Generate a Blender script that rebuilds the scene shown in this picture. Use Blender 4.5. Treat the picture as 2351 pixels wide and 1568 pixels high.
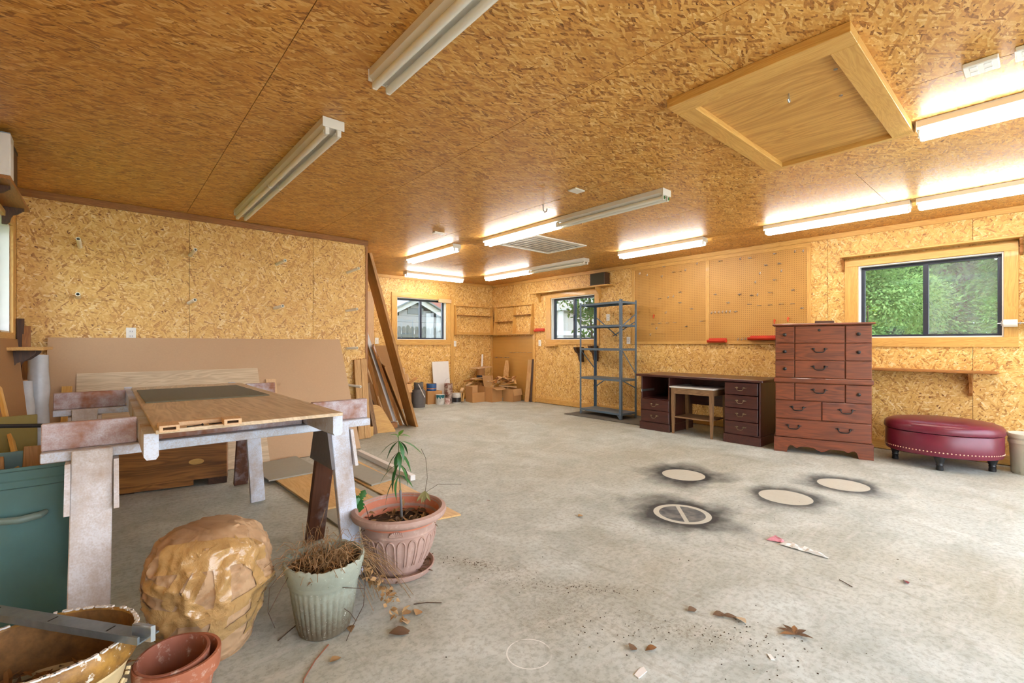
import bpy, bmesh, math, random
from mathutils import Vector, Matrix, Euler, noise as mnoise
random.seed(7)
R = math.radians
scene = bpy.context.scene
for o in list(bpy.data.objects): bpy.data.objects.remove(o)
C = scene.collection
# ------------------------------------------------------------------ camera
cam = bpy.data.cameras.new('camera'); cam_o = bpy.data.objects.new('camera', cam); C.objects.link(cam_o)
cam_o.location = (0, 0, 1.15); cam_o.rotation_euler = (R(90), 0, -R(41.0794))
cam.sensor_width = 36; cam.lens = 36*1068/2351; cam.shift_y = 6/2351; cam.clip_start = .02
scene.camera = cam_o
# ------------------------------------------------------------------ sky, sun, exposure
SKY = 5.6
world = bpy.data.worlds.new('sky'); scene.world = world; world.use_nodes = True
_n = world.node_tree.nodes; _bg = _n['Background']
_g = _n.new('ShaderNodeNewGeometry') if False else _n.new('ShaderNodeTexCoord')
_sp = _n.new('ShaderNodeSeparateXYZ'); world.node_tree.links.new(_g.outputs['Generated'], _sp.inputs[0])
_rp = _n.new('ShaderNodeValToRGB'); world.node_tree.links.new(_sp.outputs[2], _rp.inputs[0])
_rp.color_ramp.elements[0].position = 0; _rp.color_ramp.elements[0].color = (.88, .92, .97, 1)
_rp.color_ramp.elements[1].position = .8; _rp.color_ramp.elements[1].color = (.62, .76, .98, 1)
world.node_tree.links.new(_rp.outputs[0], _bg.inputs[0]); _bg.inputs[1].default_value = SKY
sl = bpy.data.lights.new('sun', 'SUN'); sl.energy = 5.5; sl.angle = R(1.5); sl.color = (1, .95, .86)
so = bpy.data.objects.new('sun', sl); C.objects.link(so); so.location = (-8, 6, 14)
so.rotation_euler = Vector((-.30, .30, .90)).to_track_quat('Z', 'Y').to_euler()
TUBE_POWER = 30.0
vs = scene.view_settings; vs.view_transform = 'Standard'; vs.look = 'None'; vs.exposure = 0.44; vs.gamma = 1; vs.use_curve_mapping = False
cy = scene.cycles
cy.use_denoising = True; cy.max_bounces = 6; cy.diffuse_bounces = 4; cy.glossy_bounces = 3; cy.transparent_max_bounces = 12
cy.sample_clamp_indirect = 6; cy.adaptive_threshold = .13; cy.adaptive_min_samples = 12; cy.caustics_reflective = False; cy.caustics_refractive = False
# ------------------------------------------------------------------ helpers
def tag(o, label=None, cat=None, group=None, kind=None):
    if label: o['label'] = label
    if cat: o['category'] = cat
    if group: o['group'] = group
    if kind: o['kind'] = kind
    return o
def thing(name, label, cat, loc=(0, 0, 0), rz=0, group=None, kind=None):
    o = bpy.data.objects.new(name, None); C.objects.link(o); o.location = loc; o.rotation_euler = (0, 0, rz)
    o.empty_display_size = .1
    return tag(o, label, cat, group, kind)
def link(name, me, parent=None, mtx=None):
    o = bpy.data.objects.new(name, me); C.objects.link(o)
    if parent is not None: o.parent = parent
    if mtx is not None: o.matrix_local = mtx
    return o
def finish(me, mat, smooth=None):
    if mat is not None: me.materials.append(mat)
    if smooth is not None:
        me.shade_smooth()
        try: me.set_sharp_from_angle(angle=R(smooth))
        except Exception: pass
    return me
def pydata(name, v, f, mat, smooth=None):
    me = bpy.data.meshes.new(name); me.from_pydata(v, [], f); me.update()
    return finish(me, mat, smooth)
_boxes = {}
def box_mesh(sx, sy, sz, mat, bev):
    k = (round(sx, 4), round(sy, 4), round(sz, 4), mat.name if mat else '', bev)
    if k in _boxes: return _boxes[k]
    bm = bmesh.new(); bmesh.ops.create_cube(bm, size=1)
    bmesh.ops.scale(bm, vec=(sx, sy, sz), verts=bm.verts)
    b = min(bev, .3*min(sx, sy, sz))
    if b > 1e-5: bmesh.ops.bevel(bm, geom=bm.edges[:], offset=b, segments=1, affect='EDGES')
    me = bpy.data.meshes.new('block'); bm.to_mesh(me); bm.free(); finish(me, mat); _boxes[k] = me
    return me
def pick(mat, dims):
    if callable(mat): return mat('xyz'[max(range(3), key=lambda i: dims[i])])
    return mat
def B(parent, name, mat, x0, x1, y0, y1, z0, z1, bev=.002, rot=None):
    d = (abs(x1-x0), abs(y1-y0), abs(z1-z0))
    m = Matrix.Translation(((x0+x1)/2, (y0+y1)/2, (z0+z1)/2))
    if rot is not None: m = m @ Euler(rot).to_matrix().to_4x4()
    return link(name, box_mesh(*d, pick(mat, d), bev), parent, m)
def frame_mtx(p, q, up=(0, 0, 1)):
    p = Vector(p); q = Vector(q); x = (q-p).normalized(); u = Vector(up)
    y = u.cross(x)
    if y.length < 1e-4: y = Vector((0, 1, 0)).cross(x)
    y.normalize(); z = x.cross(y)
    m = Matrix((x, y, z)).transposed().to_4x4(); m.translation = (p+q)/2
    return m
def beam(parent, name, mat, p, q, w, t, up=(0, 0, 1), bev=.002):
    """bar from p to q: w across, t along up"""
    L = (Vector(q)-Vector(p)).length
    return link(name, box_mesh(L, w, t, mat('x') if callable(mat) else mat, bev), parent, frame_mtx(p, q, up))
class MB:
    def __init__(s): s.v = []; s.f = []
    def box(s, x0, x1, y0, y1, z0, z1, m=None):
        b = len(s.v); P = [Vector((x, y, z)) for z in (z0, z1) for y in (y0, y1) for x in (x0, x1)]
        s.v += [tuple(m @ p) if m is not None else tuple(p) for p in P]
        s.f += [tuple(b+i for i in q) for q in ((0, 2, 3, 1), (4, 5, 7, 6), (0, 1, 5, 4), (2, 6, 7, 3), (0, 4, 6, 2), (1, 3, 7, 5))]
    def tube(s, pts, r, n=6, cap=True):
        pts = [Vector(p) for p in pts]; b = len(s.v); N = len(pts)
        rr = r if isinstance(r, (list, tuple)) else [r]*N
        pu = None
        for i, p in enumerate(pts):
            d = (pts[min(i+1, N-1)]-pts[max(i-1, 0)])
            d = d.normalized() if d.length > 1e-9 else Vector((0, 0, 1))
            if pu is None: a = d.orthogonal().normalized()
            else:
                a = pu-d*pu.dot(d); a = a.normalized() if a.length > 1e-6 else d.orthogonal().normalized()
            pu = a; c = d.cross(a)
            for k in range(n):
                t = 2*math.pi*k/n; s.v.append(tuple(p+(a*math.cos(t)+c*math.sin(t))*rr[i]))
        for i in range(N-1):
            for k in range(n):
                s.f.append((b+i*n+k, b+i*n+(k+1) % n, b+(i+1)*n+(k+1) % n, b+(i+1)*n+k))
        if cap:
            s.f.append(tuple(b+k for k in reversed(range(n)))); s.f.append(tuple(b+(N-1)*n+k for k in range(n)))
    def leaf(s, p, d, up, L, W, bend=.2, seg=3):
        """a pointed, bent leaf blade starting at p along d"""
        p = Vector(p); d = Vector(d).normalized(); up = Vector(up); w = d.cross(up)
        w = w.normalized() if w.length > 1e-4 else d.orthogonal().normalized(); u = w.cross(d); b = len(s.v)
        prof = [.08, .62, 1, .9, .5, .02] if seg == 3 else [.1, 1, .02]
        for i in range(len(prof)):
            t = i/(len(prof)-1); c = p+d*L*t-u*bend*L*t*t
            s.v.append(tuple(c-w*W*.5*prof[i]+u*W*.12*prof[i])); s.v.append(tuple(c)); s.v.append(tuple(c+w*W*.5*prof[i]+u*W*.12*prof[i]))
        for i in range(len(prof)-1):
            for k in (0, 1): s.f.append((b+3*i+k, b+3*i+k+1, b+3*i+4+k, b+3*i+3+k))
    def lathe(s, prof, n=32, rf=None, c=(0, 0, 0), sx=1, sy=1, close=False):
        b = len(s.v)
        for i, (r, z) in enumerate(prof):
            for k in range(n):
                t = 2*math.pi*k/n; q = r*(rf(t, i, z, r) if rf else 1)
                s.v.append((c[0]+q*math.cos(t)*sx, c[1]+q*math.sin(t)*sy, c[2]+z))
        m = len(prof)
        for i in range(m-1):
            for k in range(n):
                s.f.append((b+i*n+k, b+i*n+(k+1) % n, b+(i+1)*n+(k+1) % n, b+(i+1)*n+k))
        if close:
            s.f.append(tuple(b+k for k in reversed(range(n)))); s.f.append(tuple(b+(m-1)*n+k for k in range(n)))
    def prism(s, poly, z0, z1, m=None):
        b = len(s.v); n = len(poly)
        for z in (z0, z1):
            for x, y in poly:
                p = Vector((x, y, z)); s.v.append(tuple(m @ p) if m is not None else tuple(p))
        s.f.append(tuple(b+k for k in reversed(range(n)))); s.f.append(tuple(b+n+k for k in range(n)))
        for k in range(n): s.f.append((b+k, b+(k+1) % n, b+n+(k+1) % n, b+n+k))
    def build(s, name, mat, parent=None, mtx=None, smooth=None, fix=False):
        me = pydata(name, s.v, s.f, mat, smooth)
        if fix:
            bm = bmesh.new(); bm.from_mesh(me); bmesh.ops.recalc_face_normals(bm, faces=bm.faces); bm.to_mesh(me); bm.free()
        return link(name, me, parent, mtx)
def tube(parent, name, mat, pts, r, n=8, mtx=None):
    m = MB(); m.tube(pts, r, n); return m.build(name, mat, parent, mtx, 40)
def lathe(parent, name, mat, prof, n=32, rf=None, loc=(0, 0, 0), smooth=45, sx=1, sy=1, close=False, rot=None):
    m = MB(); m.lathe(prof, n, rf, (0, 0, 0), sx, sy, close)
    mt = Matrix.Translation(loc)
    if rot is not None: mt = mt @ Euler(rot).to_matrix().to_4x4()
    return m.build(name, mat, parent, mt, smooth)
def slab(parent, name, mat, plane, a, b, d, holes=()):
    """board in a plane ('xy','xz','yz') spanning a x b, thickness d, with rectangular holes ((a0,a1,b0,b1),...)"""
    A = sorted({a[0], a[1], *[min(max(h[i], a[0]), a[1]) for h in holes for i in (0, 1)]})
    Bc = sorted({b[0], b[1], *[min(max(h[i], b[0]), b[1]) for h in holes for i in (2, 3)]})
    def mk(u, v, w): return {'xy': (u, v, w), 'xz': (u, w, v), 'yz': (w, u, v)}[plane]
    cell = {}
    for i in range(len(A)-1):
        for j in range(len(Bc)-1):
            cu, cv = (A[i]+A[i+1])/2, (Bc[j]+Bc[j+1])/2
            cell[i, j] = not any(h[0] < cu < h[1] and h[2] < cv < h[3] for h in holes)
    vid = {}; v = []; f = []
    def V(i, j, k):
        if (i, j, k) not in vid: vid[i, j, k] = len(v); v.append(mk(A[i], Bc[j], d[k]))
        return vid[i, j, k]
    for (i, j), on in cell.items():
        if not on: continue
        f.append((V(i, j, 0), V(i, j+1, 0), V(i+1, j+1, 0), V(i+1, j, 0))); f.append((V(i, j, 1), V(i+1, j, 1), V(i+1, j+1, 1), V(i, j+1, 1)))
        for (di, dj), (p, q) in {(-1, 0): ((i, j), (i, j+1)), (1, 0): ((i+1, j+1), (i+1, j)), (0, -1): ((i+1, j), (i, j)), (0, 1): ((i, j+1), (i+1, j+1))}.items():
            if not cell.get((i+di, j+dj), False): f.append((V(*p, 0), V(*p, 1), V(*q, 1), V(*q, 0)))
    if not f: return None
    me = pydata(name, v, f, mat); bm = bmesh.new(); bm.from_mesh(me); bmesh.ops.recalc_face_normals(bm, faces=bm.faces); bm.to_mesh(me); bm.free()
    return link(name, me, parent)
def copy_tree(o, parent=None, label=None, **loc):
    c = o.copy(); C.objects.link(c)
    if parent is not None: c.parent = parent
    if label: c['label'] = label
    for ch in list(o.children):
        d = copy_tree(ch, c)
    return c
# ------------------------------------------------------------------ materials
_mats = {}
class G:
    """tiny node-graph builder"""
    def __init__(s, name):
        s.m = bpy.data.materials.new(name); s.m.use_nodes = True; s.t = s.m.node_tree; s.n = s.t.nodes
        s.p = s.n['Principled BSDF']; s.out = s.n['Material Output']
    def put(s, sock, val):
        if isinstance(val, bpy.types.NodeSocket): s.t.links.new(val, sock)
        elif isinstance(val, (tuple, list)) and sock.type == 'RGBA' and len(val) == 3: sock.default_value = (*val, 1)
        else: sock.default_value = val
    def add(s, typ, ins={}, **at):
        n = s.n.new('ShaderNode'+typ)
        for k, v in at.items(): setattr(n, k, v)
        for k, v in ins.items(): s.put(n.inputs[k], v)
        return n
    def math(s, op, a, b=0, c=0, clamp=False):
        n = s.add('Math', {0: a, 1: b, 2: c}, operation=op); n.use_clamp = clamp; return n.outputs[0]
    def mix(s, f, a, b, blend='MIX'):
        n = s.n.new('ShaderNodeMix'); n.data_type = 'RGBA'; n.blend_type = blend
        s.put(n.inputs[0], f); s.put(n.inputs[6], a); s.put(n.inputs[7], b); return n.outputs[2]
    def ramp(s, f, stops, interp='LINEAR'):
        n = s.n.new('ShaderNodeValToRGB'); s.put(n.inputs[0], f); cr = n.color_ramp; cr.interpolation = interp
        while len(cr.elements) < len(stops): cr.elements.new(.5)
        for e, (p, c) in zip(cr.elements, stops):
            e.position = p; e.color = (*c, 1) if not isinstance(c, (int, float)) else (c, c, c, 1)
        return n.outputs[0]
    def coord(s, rnd=True):
        tc = s.n.new('ShaderNodeTexCoord').outputs['Object']
        if not rnd: return tc
        oi = s.n.new('ShaderNodeObjectInfo').outputs['Random']
        return s.add('VectorMath', {0: tc, 1: s.add('CombineXYZ', {0: s.math('MULTIPLY', oi, 17.3), 1: s.math('MULTIPLY', oi, 9.1), 2: s.math('MULTIPLY', oi, 5.7)}).outputs[0]}, operation='ADD').outputs[0]
    def noise(s, v, scale, detail=3, rough=.5, dist=0, dim='3D'):
        return s.add('TexNoise', {'Vector': v, 'Scale': scale, 'Detail': detail, 'Roughness': rough, 'Distortion': dist}, noise_dimensions=dim).outputs[0]
    def mapping(s, v, scale=(1, 1, 1), rot=(0, 0, 0), loc=(0, 0, 0)):
        return s.add('Mapping', {'Vector': v, 'Location': loc, 'Rotation': rot, 'Scale': scale}).outputs[0]
    def bump(s, h, strength=.3, dist=.01):
        b = s.add('Bump', {'Height': h, 'Strength': strength, 'Distance': dist}); s.t.links.new(b.outputs[0], s.p.inputs['Normal'])
    def fin(s, col, rough=.6, metal=0, spec=None, alpha=None, trans=None, emit=None, coat=None):
        s.put(s.p.inputs['Base Color'], col); s.put(s.p.inputs['Roughness'], rough); s.put(s.p.inputs['Metallic'], metal)
        if spec is not None: s.put(s.p.inputs['Specular IOR Level'], spec)
        if coat is not None: s.put(s.p.inputs['Coat Weight'], coat)
        return s.m
def srgb(r, g, b):
    return tuple((c/255/12.92) if c/255 <= .04045 else ((c/255+.055)/1.055)**2.4 for c in (r, g, b))
def memo(fn):
    def w(*a, **k):
        key = (fn.__name__, a, tuple(sorted(k.items())))
        if key not in _mats: _mats[key] = fn(*a, **k)
        return _mats[key]
    return w
@memo
def plain(name, col, rough=.55, metal=0, var=.12, scale=14, bump=0, spec=None):
    g = G(name); v = g.coord(); n = g.noise(v, scale, 4, .6)
    c = g.mix(g.math('MULTIPLY', n, 1), tuple(x*(1-var) for x in col), tuple(min(1, x*(1+var)) for x in col))
    if bump: g.bump(n, bump, .004)
    return g.fin(c, rough, metal, spec)
@memo
def wood_ax(name, axis, dark, light, rough, gs, contrast, coat):
    g = G(name+'_'+axis); v = g.coord()
    i = 'xyz'.index(axis); sc = [gs, gs, gs]; sc[i] = gs*.055
    dv = g.add('VectorMath', {0: v, 1: g.add('VectorMath', {0: g.add('TexNoise', {'Vector': v, 'Scale': 2.2, 'Detail': 2}).outputs[1], 'Scale': .06}, operation='SCALE').outputs[0]}, operation='ADD').outputs[0]
    a = g.noise(g.mapping(dv, tuple(sc)), 1, 5, .62, 1.2)
    sc2 = [gs*.22]*3; sc2[i] = gs*.018
    b = g.noise(g.mapping(dv, tuple(sc2)), 1, 2, .5, 2.5)
    rings = g.math('SINE', g.math('MULTIPLY', b, 46)); rings = g.math('MULTIPLY_ADD', rings, .5, .5)
    t = g.math('ADD', g.math('MULTIPLY', a, .75), g.math('MULTIPLY', rings, .25))
    t = g.math('MULTIPLY_ADD', g.math('SUBTRACT', t, .5), contrast, .5, clamp=True)
    c = g.mix(t, dark, light)
    c = g.mix(g.math('MULTIPLY', g.noise(v, 3.1, 3), .35), c, tuple(x*.72 for x in light), 'MIX')
    return g.fin(c, rough, coat=coat)
def wood(name, dark, light, rough=.55, gs=60, contrast=1.7, coat=0):
    return lambda ax='x': wood_ax(name, ax, dark, light, rough, gs, contrast, coat)
@memo
def osb(plane, tone='wall'):
    g = G('osb_'+plane+'_'+tone); tc = g.coord()
    sep = g.add('SeparateXYZ', {0: tc}).outputs; ia, ib = {'xy': (0, 1), 'xz': (0, 2), 'yz': (1, 2)}[plane]
    uv = g.add('CombineXYZ', {0: sep[ia], 1: sep[ib]}).outputs[0]
    wob = g.add('TexNoise', {'Vector': uv, 'Scale': 12, 'Detail': 0}, noise_dimensions='2D').outputs[1]
    uv = g.add('VectorMath', {0: uv, 1: g.add('VectorMath', {0: wob, 'Scale': .014}, operation='SCALE').outputs[0]}, operation='ADD').outputs[0]
    H = None; Tn = None
    grain = g.noise(g.mapping(uv, (55, 120, 1), (0, 0, R(20))), 1, 1, .5, dim='2D')
    for k, a in enumerate((12, 68, 128) if tone == 'wall' else (5, 158, 40)):
        rot = g.mapping(uv, (1, 1, 1), (0, 0, R(a)), (k*.37, k*.21, 0))
        st = g.mapping(rot, (1/(.046+.010*k), 1/(.0095+.002*k), 1))
        vo = g.add('TexVoronoi', {'Vector': st, 'Scale': 1, 'Randomness': 1}, voronoi_dimensions='2D', feature='F1')
        s3 = g.add('SeparateColor', {0: vo.outputs['Color']}).outputs
        if H is None: H, Tn = s3[0], s3[1]
        else:
            m = g.math('GREATER_THAN', s3[0], H); H = g.math('MAXIMUM', s3[0], H)
            n = g.n.new('ShaderNodeMix'); g.put(n.inputs[0], m); g.put(n.inputs[2], Tn); g.put(n.inputs[3], s3[1]); Tn = n.outputs[0]
    Tn = g.math('MULTIPLY_ADD', grain, .34, g.math('MULTIPLY_ADD', Tn, .80, -.10))
    if tone == 'wall':
        st = [(.0, srgb(124, 78, 36)), (.10, srgb(178, 126, 64)), (.30, srgb(216, 168, 92)), (.58, srgb(228, 186, 108)), (.80, srgb(238, 206, 138)), (1, srgb(250, 236, 200))]
    else:
        st = [(.0, srgb(104, 62, 24)), (.10, srgb(154, 98, 40)), (.30, srgb(198, 140, 64)), (.58, srgb(214, 158, 78)), (.80, srgb(226, 180, 104)), (1, srgb(242, 212, 152))]
    c = g.ramp(Tn, st)
    big = g.noise(uv, 2.6, 3, .75, dim='2D')
    c = g.mix(g.ramp(big, [(.35, .30), (.7, 0)]), c, srgb(200, 146, 72) if tone == 'wall' else srgb(170, 114, 50))
    c = g.mix(g.math('LESS_THAN', g.math('ADD', H, g.math('MULTIPLY', grain, .25)), .34), c, srgb(126, 78, 36))
    return g.fin(c, g.math('MULTIPLY_ADD', Tn, .14, .38 if tone == 'ceil' else .48), spec=.6 if tone == 'ceil' else .5)
# ------------------------------------------------------------------ palette
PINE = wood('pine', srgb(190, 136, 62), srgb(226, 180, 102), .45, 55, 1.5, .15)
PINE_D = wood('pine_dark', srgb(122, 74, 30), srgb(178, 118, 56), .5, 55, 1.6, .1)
BROWNW = wood('brown_board', srgb(140, 96, 48), srgb(194, 144, 84), .55, 50, 1.6)
FIR = wood('fir_plank', srgb(160, 110, 58), srgb(214, 172, 112), .6, 60, 1.7)
PLY = wood('plywood', srgb(196, 148, 84), srgb(232, 196, 134), .5, 30, 1.5)
PLYOLD = wood('weathered_plywood', srgb(170, 146, 116), srgb(226, 206, 174), .65, 26, 1.5)
HATCHP = wood('hatch_plywood', srgb(168, 116, 52), srgb(222, 172, 96), .45, 22, 1.7, .1)
OAKPLY = wood('oak_plywood', srgb(96, 56, 22), srgb(172, 112, 54), .42, 24, 2.2, .2)
PALEW = wood('pale_wood', srgb(190, 150, 108), srgb(226, 192, 150), .6, 60, 1.3)
DARKW = wood('dark_stain', srgb(46, 28, 18), srgb(92, 58, 36), .5, 50, 1.5)
CHERRY = wood('cherry', srgb(62, 28, 20), srgb(138, 70, 38), .36, 24, 1.6, .2)
MAHOG = wood('mahogany', srgb(46, 20, 18), srgb(86, 42, 34), .36, 26, 1.5, .2)
OLDW = wood('worn_wood', srgb(96, 68, 44), srgb(160, 124, 86), .6, 50, 1.6)
WHITEP = plain('white_paint', srgb(226, 224, 220), .45, 0, .05, 20)
WHITEM = plain('white_enamel', srgb(222, 220, 212), .35, 0, .04, 8)
PVC = plain('pvc', srgb(238, 235, 222), .35, 0, .06, 10)
BLACK = plain('black_hole', (.01, .01, .012), .6, 0, .1, 10)
ALU = plain('dark_aluminium', srgb(62, 66, 78), .4, .6, .08, 20)
STEEL = plain('galvanised', srgb(170, 172, 174), .35, .9, .1, 30)
GREYM = plain('grey_enamel', srgb(96, 116, 134), .4, .3, .1, 22)
PLATE = plain('outlet_plastic', srgb(232, 230, 222), .4, 0, .03, 8)
CARD = plain('cardboard', srgb(184, 136, 84), .85, 0, .1, 18, .1)
CARD_L = plain('cardboard_inside', srgb(204, 160, 108), .85, 0, .1, 18, .1)
GREEN_T = plain('tube_cap_green', srgb(30, 110, 50), .4)
FIBRE = plain('fibreboard', srgb(190, 158, 124), .75, 0, .07, 90)
FIBRE_D = plain('particle_board', srgb(158, 116, 72), .8, 0, .22, 160)
def mat_glass(name, haze):
    g = G(name); tr = g.add('BsdfTransparent', {'Color': (.96, .98, .97)}); gl = g.add('BsdfGlossy', {'Roughness': .02, 'Color': (.9, .95, 1)})
    df = g.add('BsdfDiffuse', {'Color': (.62, .68, .72)})
    v = g.coord(); n = g.noise(v, 6, 5, .65)
    m1 = g.add('MixShader', {0: .05}); g.t.links.new(tr.outputs[0], m1.inputs[1]); g.t.links.new(gl.outputs[0], m1.inputs[2])
    m2 = g.add('MixShader', {0: g.math('MULTIPLY', n, haze)}); g.t.links.new(m1.outputs[0], m2.inputs[1]); g.t.links.new(df.outputs[0], m2.inputs[2])
    g.t.links.new(m2.outputs[0], g.out.inputs[0]); return g.m
GLASS = mat_glass('glass', .05); GLASS_DUSTY = mat_glass('dusty_glass', .24)
def mat_emit(name, col, s):
    g = G(name); e = g.add('Emission', {'Color': col, 'Strength': s}); g.t.links.new(e.outputs[0], g.out.inputs[0]); return g.m
LIT = mat_emit('lit_tube', (1, .965, .90), TUBE_POWER)
TUBE_OFF = plain('unlit_tube', srgb(228, 228, 218), .25, 0, .03, 6)
def mat_floor():
    g = G('concrete'); v = g.coord(False)
    big = g.noise(v, .55, 3, .6, .6); mid = g.noise(v, 3.2, 4, .65, .8); fine = g.noise(v, 40, 2, .7); grit = g.noise(v, 190, 1, .6)
    c = g.mix(g.ramp(mid, [(.3, 0), (.7, 1)]), srgb(164, 171, 163), srgb(202, 209, 204))
    c = g.mix(g.math('MULTIPLY', g.ramp(big, [(.42, 0), (.68, 1)]), .5), c, srgb(160, 150, 122))
    c = g.mix(g.math('MULTIPLY', g.ramp(fine, [(.35, 1), (.55, 0)]), .34), c, srgb(112, 106, 92))
    # trowel swirls and pale scuffs
    sw = g.noise(g.mapping(v, (2.2, 9, 1), (0, 0, R(35))), 1, 3, .7, 2.2)
    c = g.mix(g.math('MULTIPLY', g.ramp(sw, [(.55, 0), (.72, 1)]), .42), c, srgb(208, 208, 202))
    sw2 = g.noise(g.mapping(v, (7, 1.6, 1), (0, 0, R(20))), 1, 3, .72, 1.6)
    c = g.mix(g.math('MULTIPLY', g.ramp(sw2, [(.58, 0), (.75, 1)]), .4), c, srgb(128, 116, 92))
    # dirt specks
    c = g.mix(g.math('MULTIPLY', g.ramp(grit, [(.24, 1), (.31, 0)]), .7), c, srgb(92, 82, 64))
    sep = g.add('SeparateXYZ', {0: v}).outputs
    sp = g.ramp(g.noise(v, 62, 3, .8), [(.50, 0), (.62, 1)])
    n9 = g.math('MULTIPLY_ADD', g.noise(v, 9, 2, .7), .9, .35); ang = g.noise(v, 3.3, 2, .6)
    # dark soil patch trails near the flower pots
    for (x, y, rx, ry, rot, amt) in ((1.45, 1.95, .42, .10, -62, .85), (1.62, 1.52, .6, .09, -48, .6), (1.50, 1.35, .40, .30, 0, .45), (1.75, .95, .35, .16, -60, .6)):
        q = g.mapping(g.add('VectorMath', {0: v, 1: (-x, -y, 0)}, operation='ADD').outputs[0], (1, 1, 1), (0, 0, R(-rot)))
        d = g.add('VectorMath', {0: g.mapping(q, (1/rx, 1/ry, 0))}, operation='LENGTH').outputs['Value']
        m = g.math('MULTIPLY', g.math('SUBTRACT', 1, d, clamp=True), amt)
        c = g.mix(g.math('MULTIPLY', m, sp, clamp=True), c, srgb(84, 72, 50))
        c = g.mix(g.math('MULTIPLY', m, .22, clamp=True), c, srgb(150, 128, 86))
    rq = g.math('ABSOLUTE', g.math('SUBTRACT', g.add('VectorMath', {0: g.mapping(g.add('VectorMath', {0: v, 1: (-1.185, -1.262, 0)}, operation='ADD').outputs[0], (1, 1, 0))}, operation='LENGTH').outputs['Value'], .083))
    c = g.mix(g.math('MULTIPLY', g.math('LESS_THAN', rq, .0022), g.ramp(mid, [(.46, 0), (.52, .8)])), c, srgb(232, 232, 228))
    # rings of black spray paint left around round things that stood here
    for i, (x, y, r, fill) in enumerate(((3.827, 2.095, .178, 0), (2.942, 1.62, .186, 1), (3.85, 1.287, .178, 0), (4.54, 1.089, .178, 0))):
        q = g.add('VectorMath', {0: v, 1: (-x, -y, 0)}, operation='ADD').outputs[0]
        d = g.add('VectorMath', {0: g.mapping(q, (1, 1, 0))}, operation='LENGTH').outputs['Value']
        wid = g.math('MULTIPLY_ADD', ang, .85 if i < 2 else .5, -.12 if i < 2 else -.06)
        out = g.math('SUBTRACT', d, r)
        halo = g.math('SUBTRACT', 1, g.math('DIVIDE', out, g.math('MAXIMUM', wid, .03)), clamp=True)
        halo = g.math('MULTIPLY', g.math('POWER', halo, 1.5), g.math('GREATER_THAN', out, 0)); halo = g.math('MULTIPLY', halo, 1.5)
        halo = g.math('MULTIPLY', halo, n9, clamp=True)
        c = g.mix(g.math('MULTIPLY', halo, .97 if i < 2 else .85), c, srgb(34, 38, 42))
        ins = g.math('LESS_THAN', d, r)
        c = g.mix(g.math('MULTIPLY', ins, .8), c, srgb(190, 188, 174))
        if fill:
            core = g.math('LESS_THAN', d, r*.80)
            qs = g.add('SeparateXYZ', {0: q}).outputs; stripe = g.math('ABSOLUTE', g.math('ADD', g.math('MULTIPLY', qs[0], -.65), g.math('MULTIPLY', qs[1], .76)))
            notst = g.math('SUBTRACT', 1, g.math('LESS_THAN', stripe, .014))
            k = g.math('MULTIPLY', core, g.math('MULTIPLY_ADD', notst, .95, .12))
            k = g.math('MULTIPLY', k, n9, clamp=True)
            c = g.mix(k, c, srgb(66, 72, 78))
    return g.fin(c, g.math('MULTIPLY_ADD', mid, .3, .42), spec=.35)
FLOOR = mat_floor()
# ------------------------------------------------------------------ room shell (metres; camera stands at x=0 y=0)
XL, XR, YN, YB, YP, XE, H = -.56, 6.42, -1.6, 8.03, 5.577, 2.464, 2.44
fl = MB(); fl.box(XL-.2, XR+.2, YN-.2, YB+.2, -.12, 0); tag(fl.build('floor', FLOOR), 'grey stained concrete slab floor of the workshop', 'floor', kind='structure')
gr = MB(); gr.box(-40, 60, -40, 60, -.32, -.125)
tag(gr.build('ground', plain('lawn', srgb(96, 116, 60), .9, 0, .3, 3)), 'grass yard outside the workshop windows', 'ground', kind='structure')
dv = MB(); dv.box(-4, 10, -16, YN-.2, -.124, -.02)  # pale slab outside the doorway, added to bounce light onto the ceiling
tag(dv.build('driveway', plain('driveway_concrete', srgb(196, 192, 182), .85, 0, .08, 2)), 'unseen pale concrete slab added outside the doorway to bounce light in', 'driveway', kind='structure')
GAP = .0016
# ceiling: staggered 4 x 8 ft sheets
cl = thing('ceiling', 'varnished strand board ceiling of the workshop', 'ceiling', (0, 0, 0), kind='structure')
mbk = MB(); mbk.box(XL-.7, XR+.7, YN-.2, YB+.7, H+.012, H+.10); mbk.build('ceiling_backing_sun_eaves', plain('attic_side', srgb(70, 44, 22), .9), cl)  # backing runs past the walls as unseen eaves added to block sun
xs = [-.62, .595, 1.815, 3.035, 4.255, 5.475, 6.46]
OC = osb('xy', 'ceil')
for i in range(len(xs)-1):
    off = [.95, 2.165, .965, 2.18, .945, 2.165][i]
    ys = sorted({YN-.05, YB+.05, *[off+2.44*k for k in range(-2, 4) if YN < off+2.44*k < YB]})
    for a, b in zip(ys, ys[1:]):
        slab(cl, 'osb_sheet', OC, 'xy', (xs[i]+GAP, xs[i+1]-GAP), (a+GAP, b-GAP), (H, H+.011))
def wall(name, label, plane, a0, a1, seams, d, thick, holes=(), ext=(.13, .13), z1=H):
    """strand-board wall; d = room face, thick = signed thickness"""
    w = thing(name, label, 'wall', kind='structure')
    s = 1 if thick > 0 else -1
    bk = slab(w, 'wall_core', plain('wall_core_'+plane, srgb(120, 84, 48), .9), plane, (a0-ext[0], a1+ext[1]), (-.1, z1+.05), tuple(sorted((d+s*.0125, d+thick))), holes)
    e = [a0, *[q for q in seams if a0 < q < a1], a1]
    for p, q in zip(e, e[1:]):
        slab(w, 'osb_sheet', osb(plane), plane, (p+GAP, q-GAP), (0.004, z1-.001), tuple(sorted((d, d+s*.011))), holes)
    return w
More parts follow.
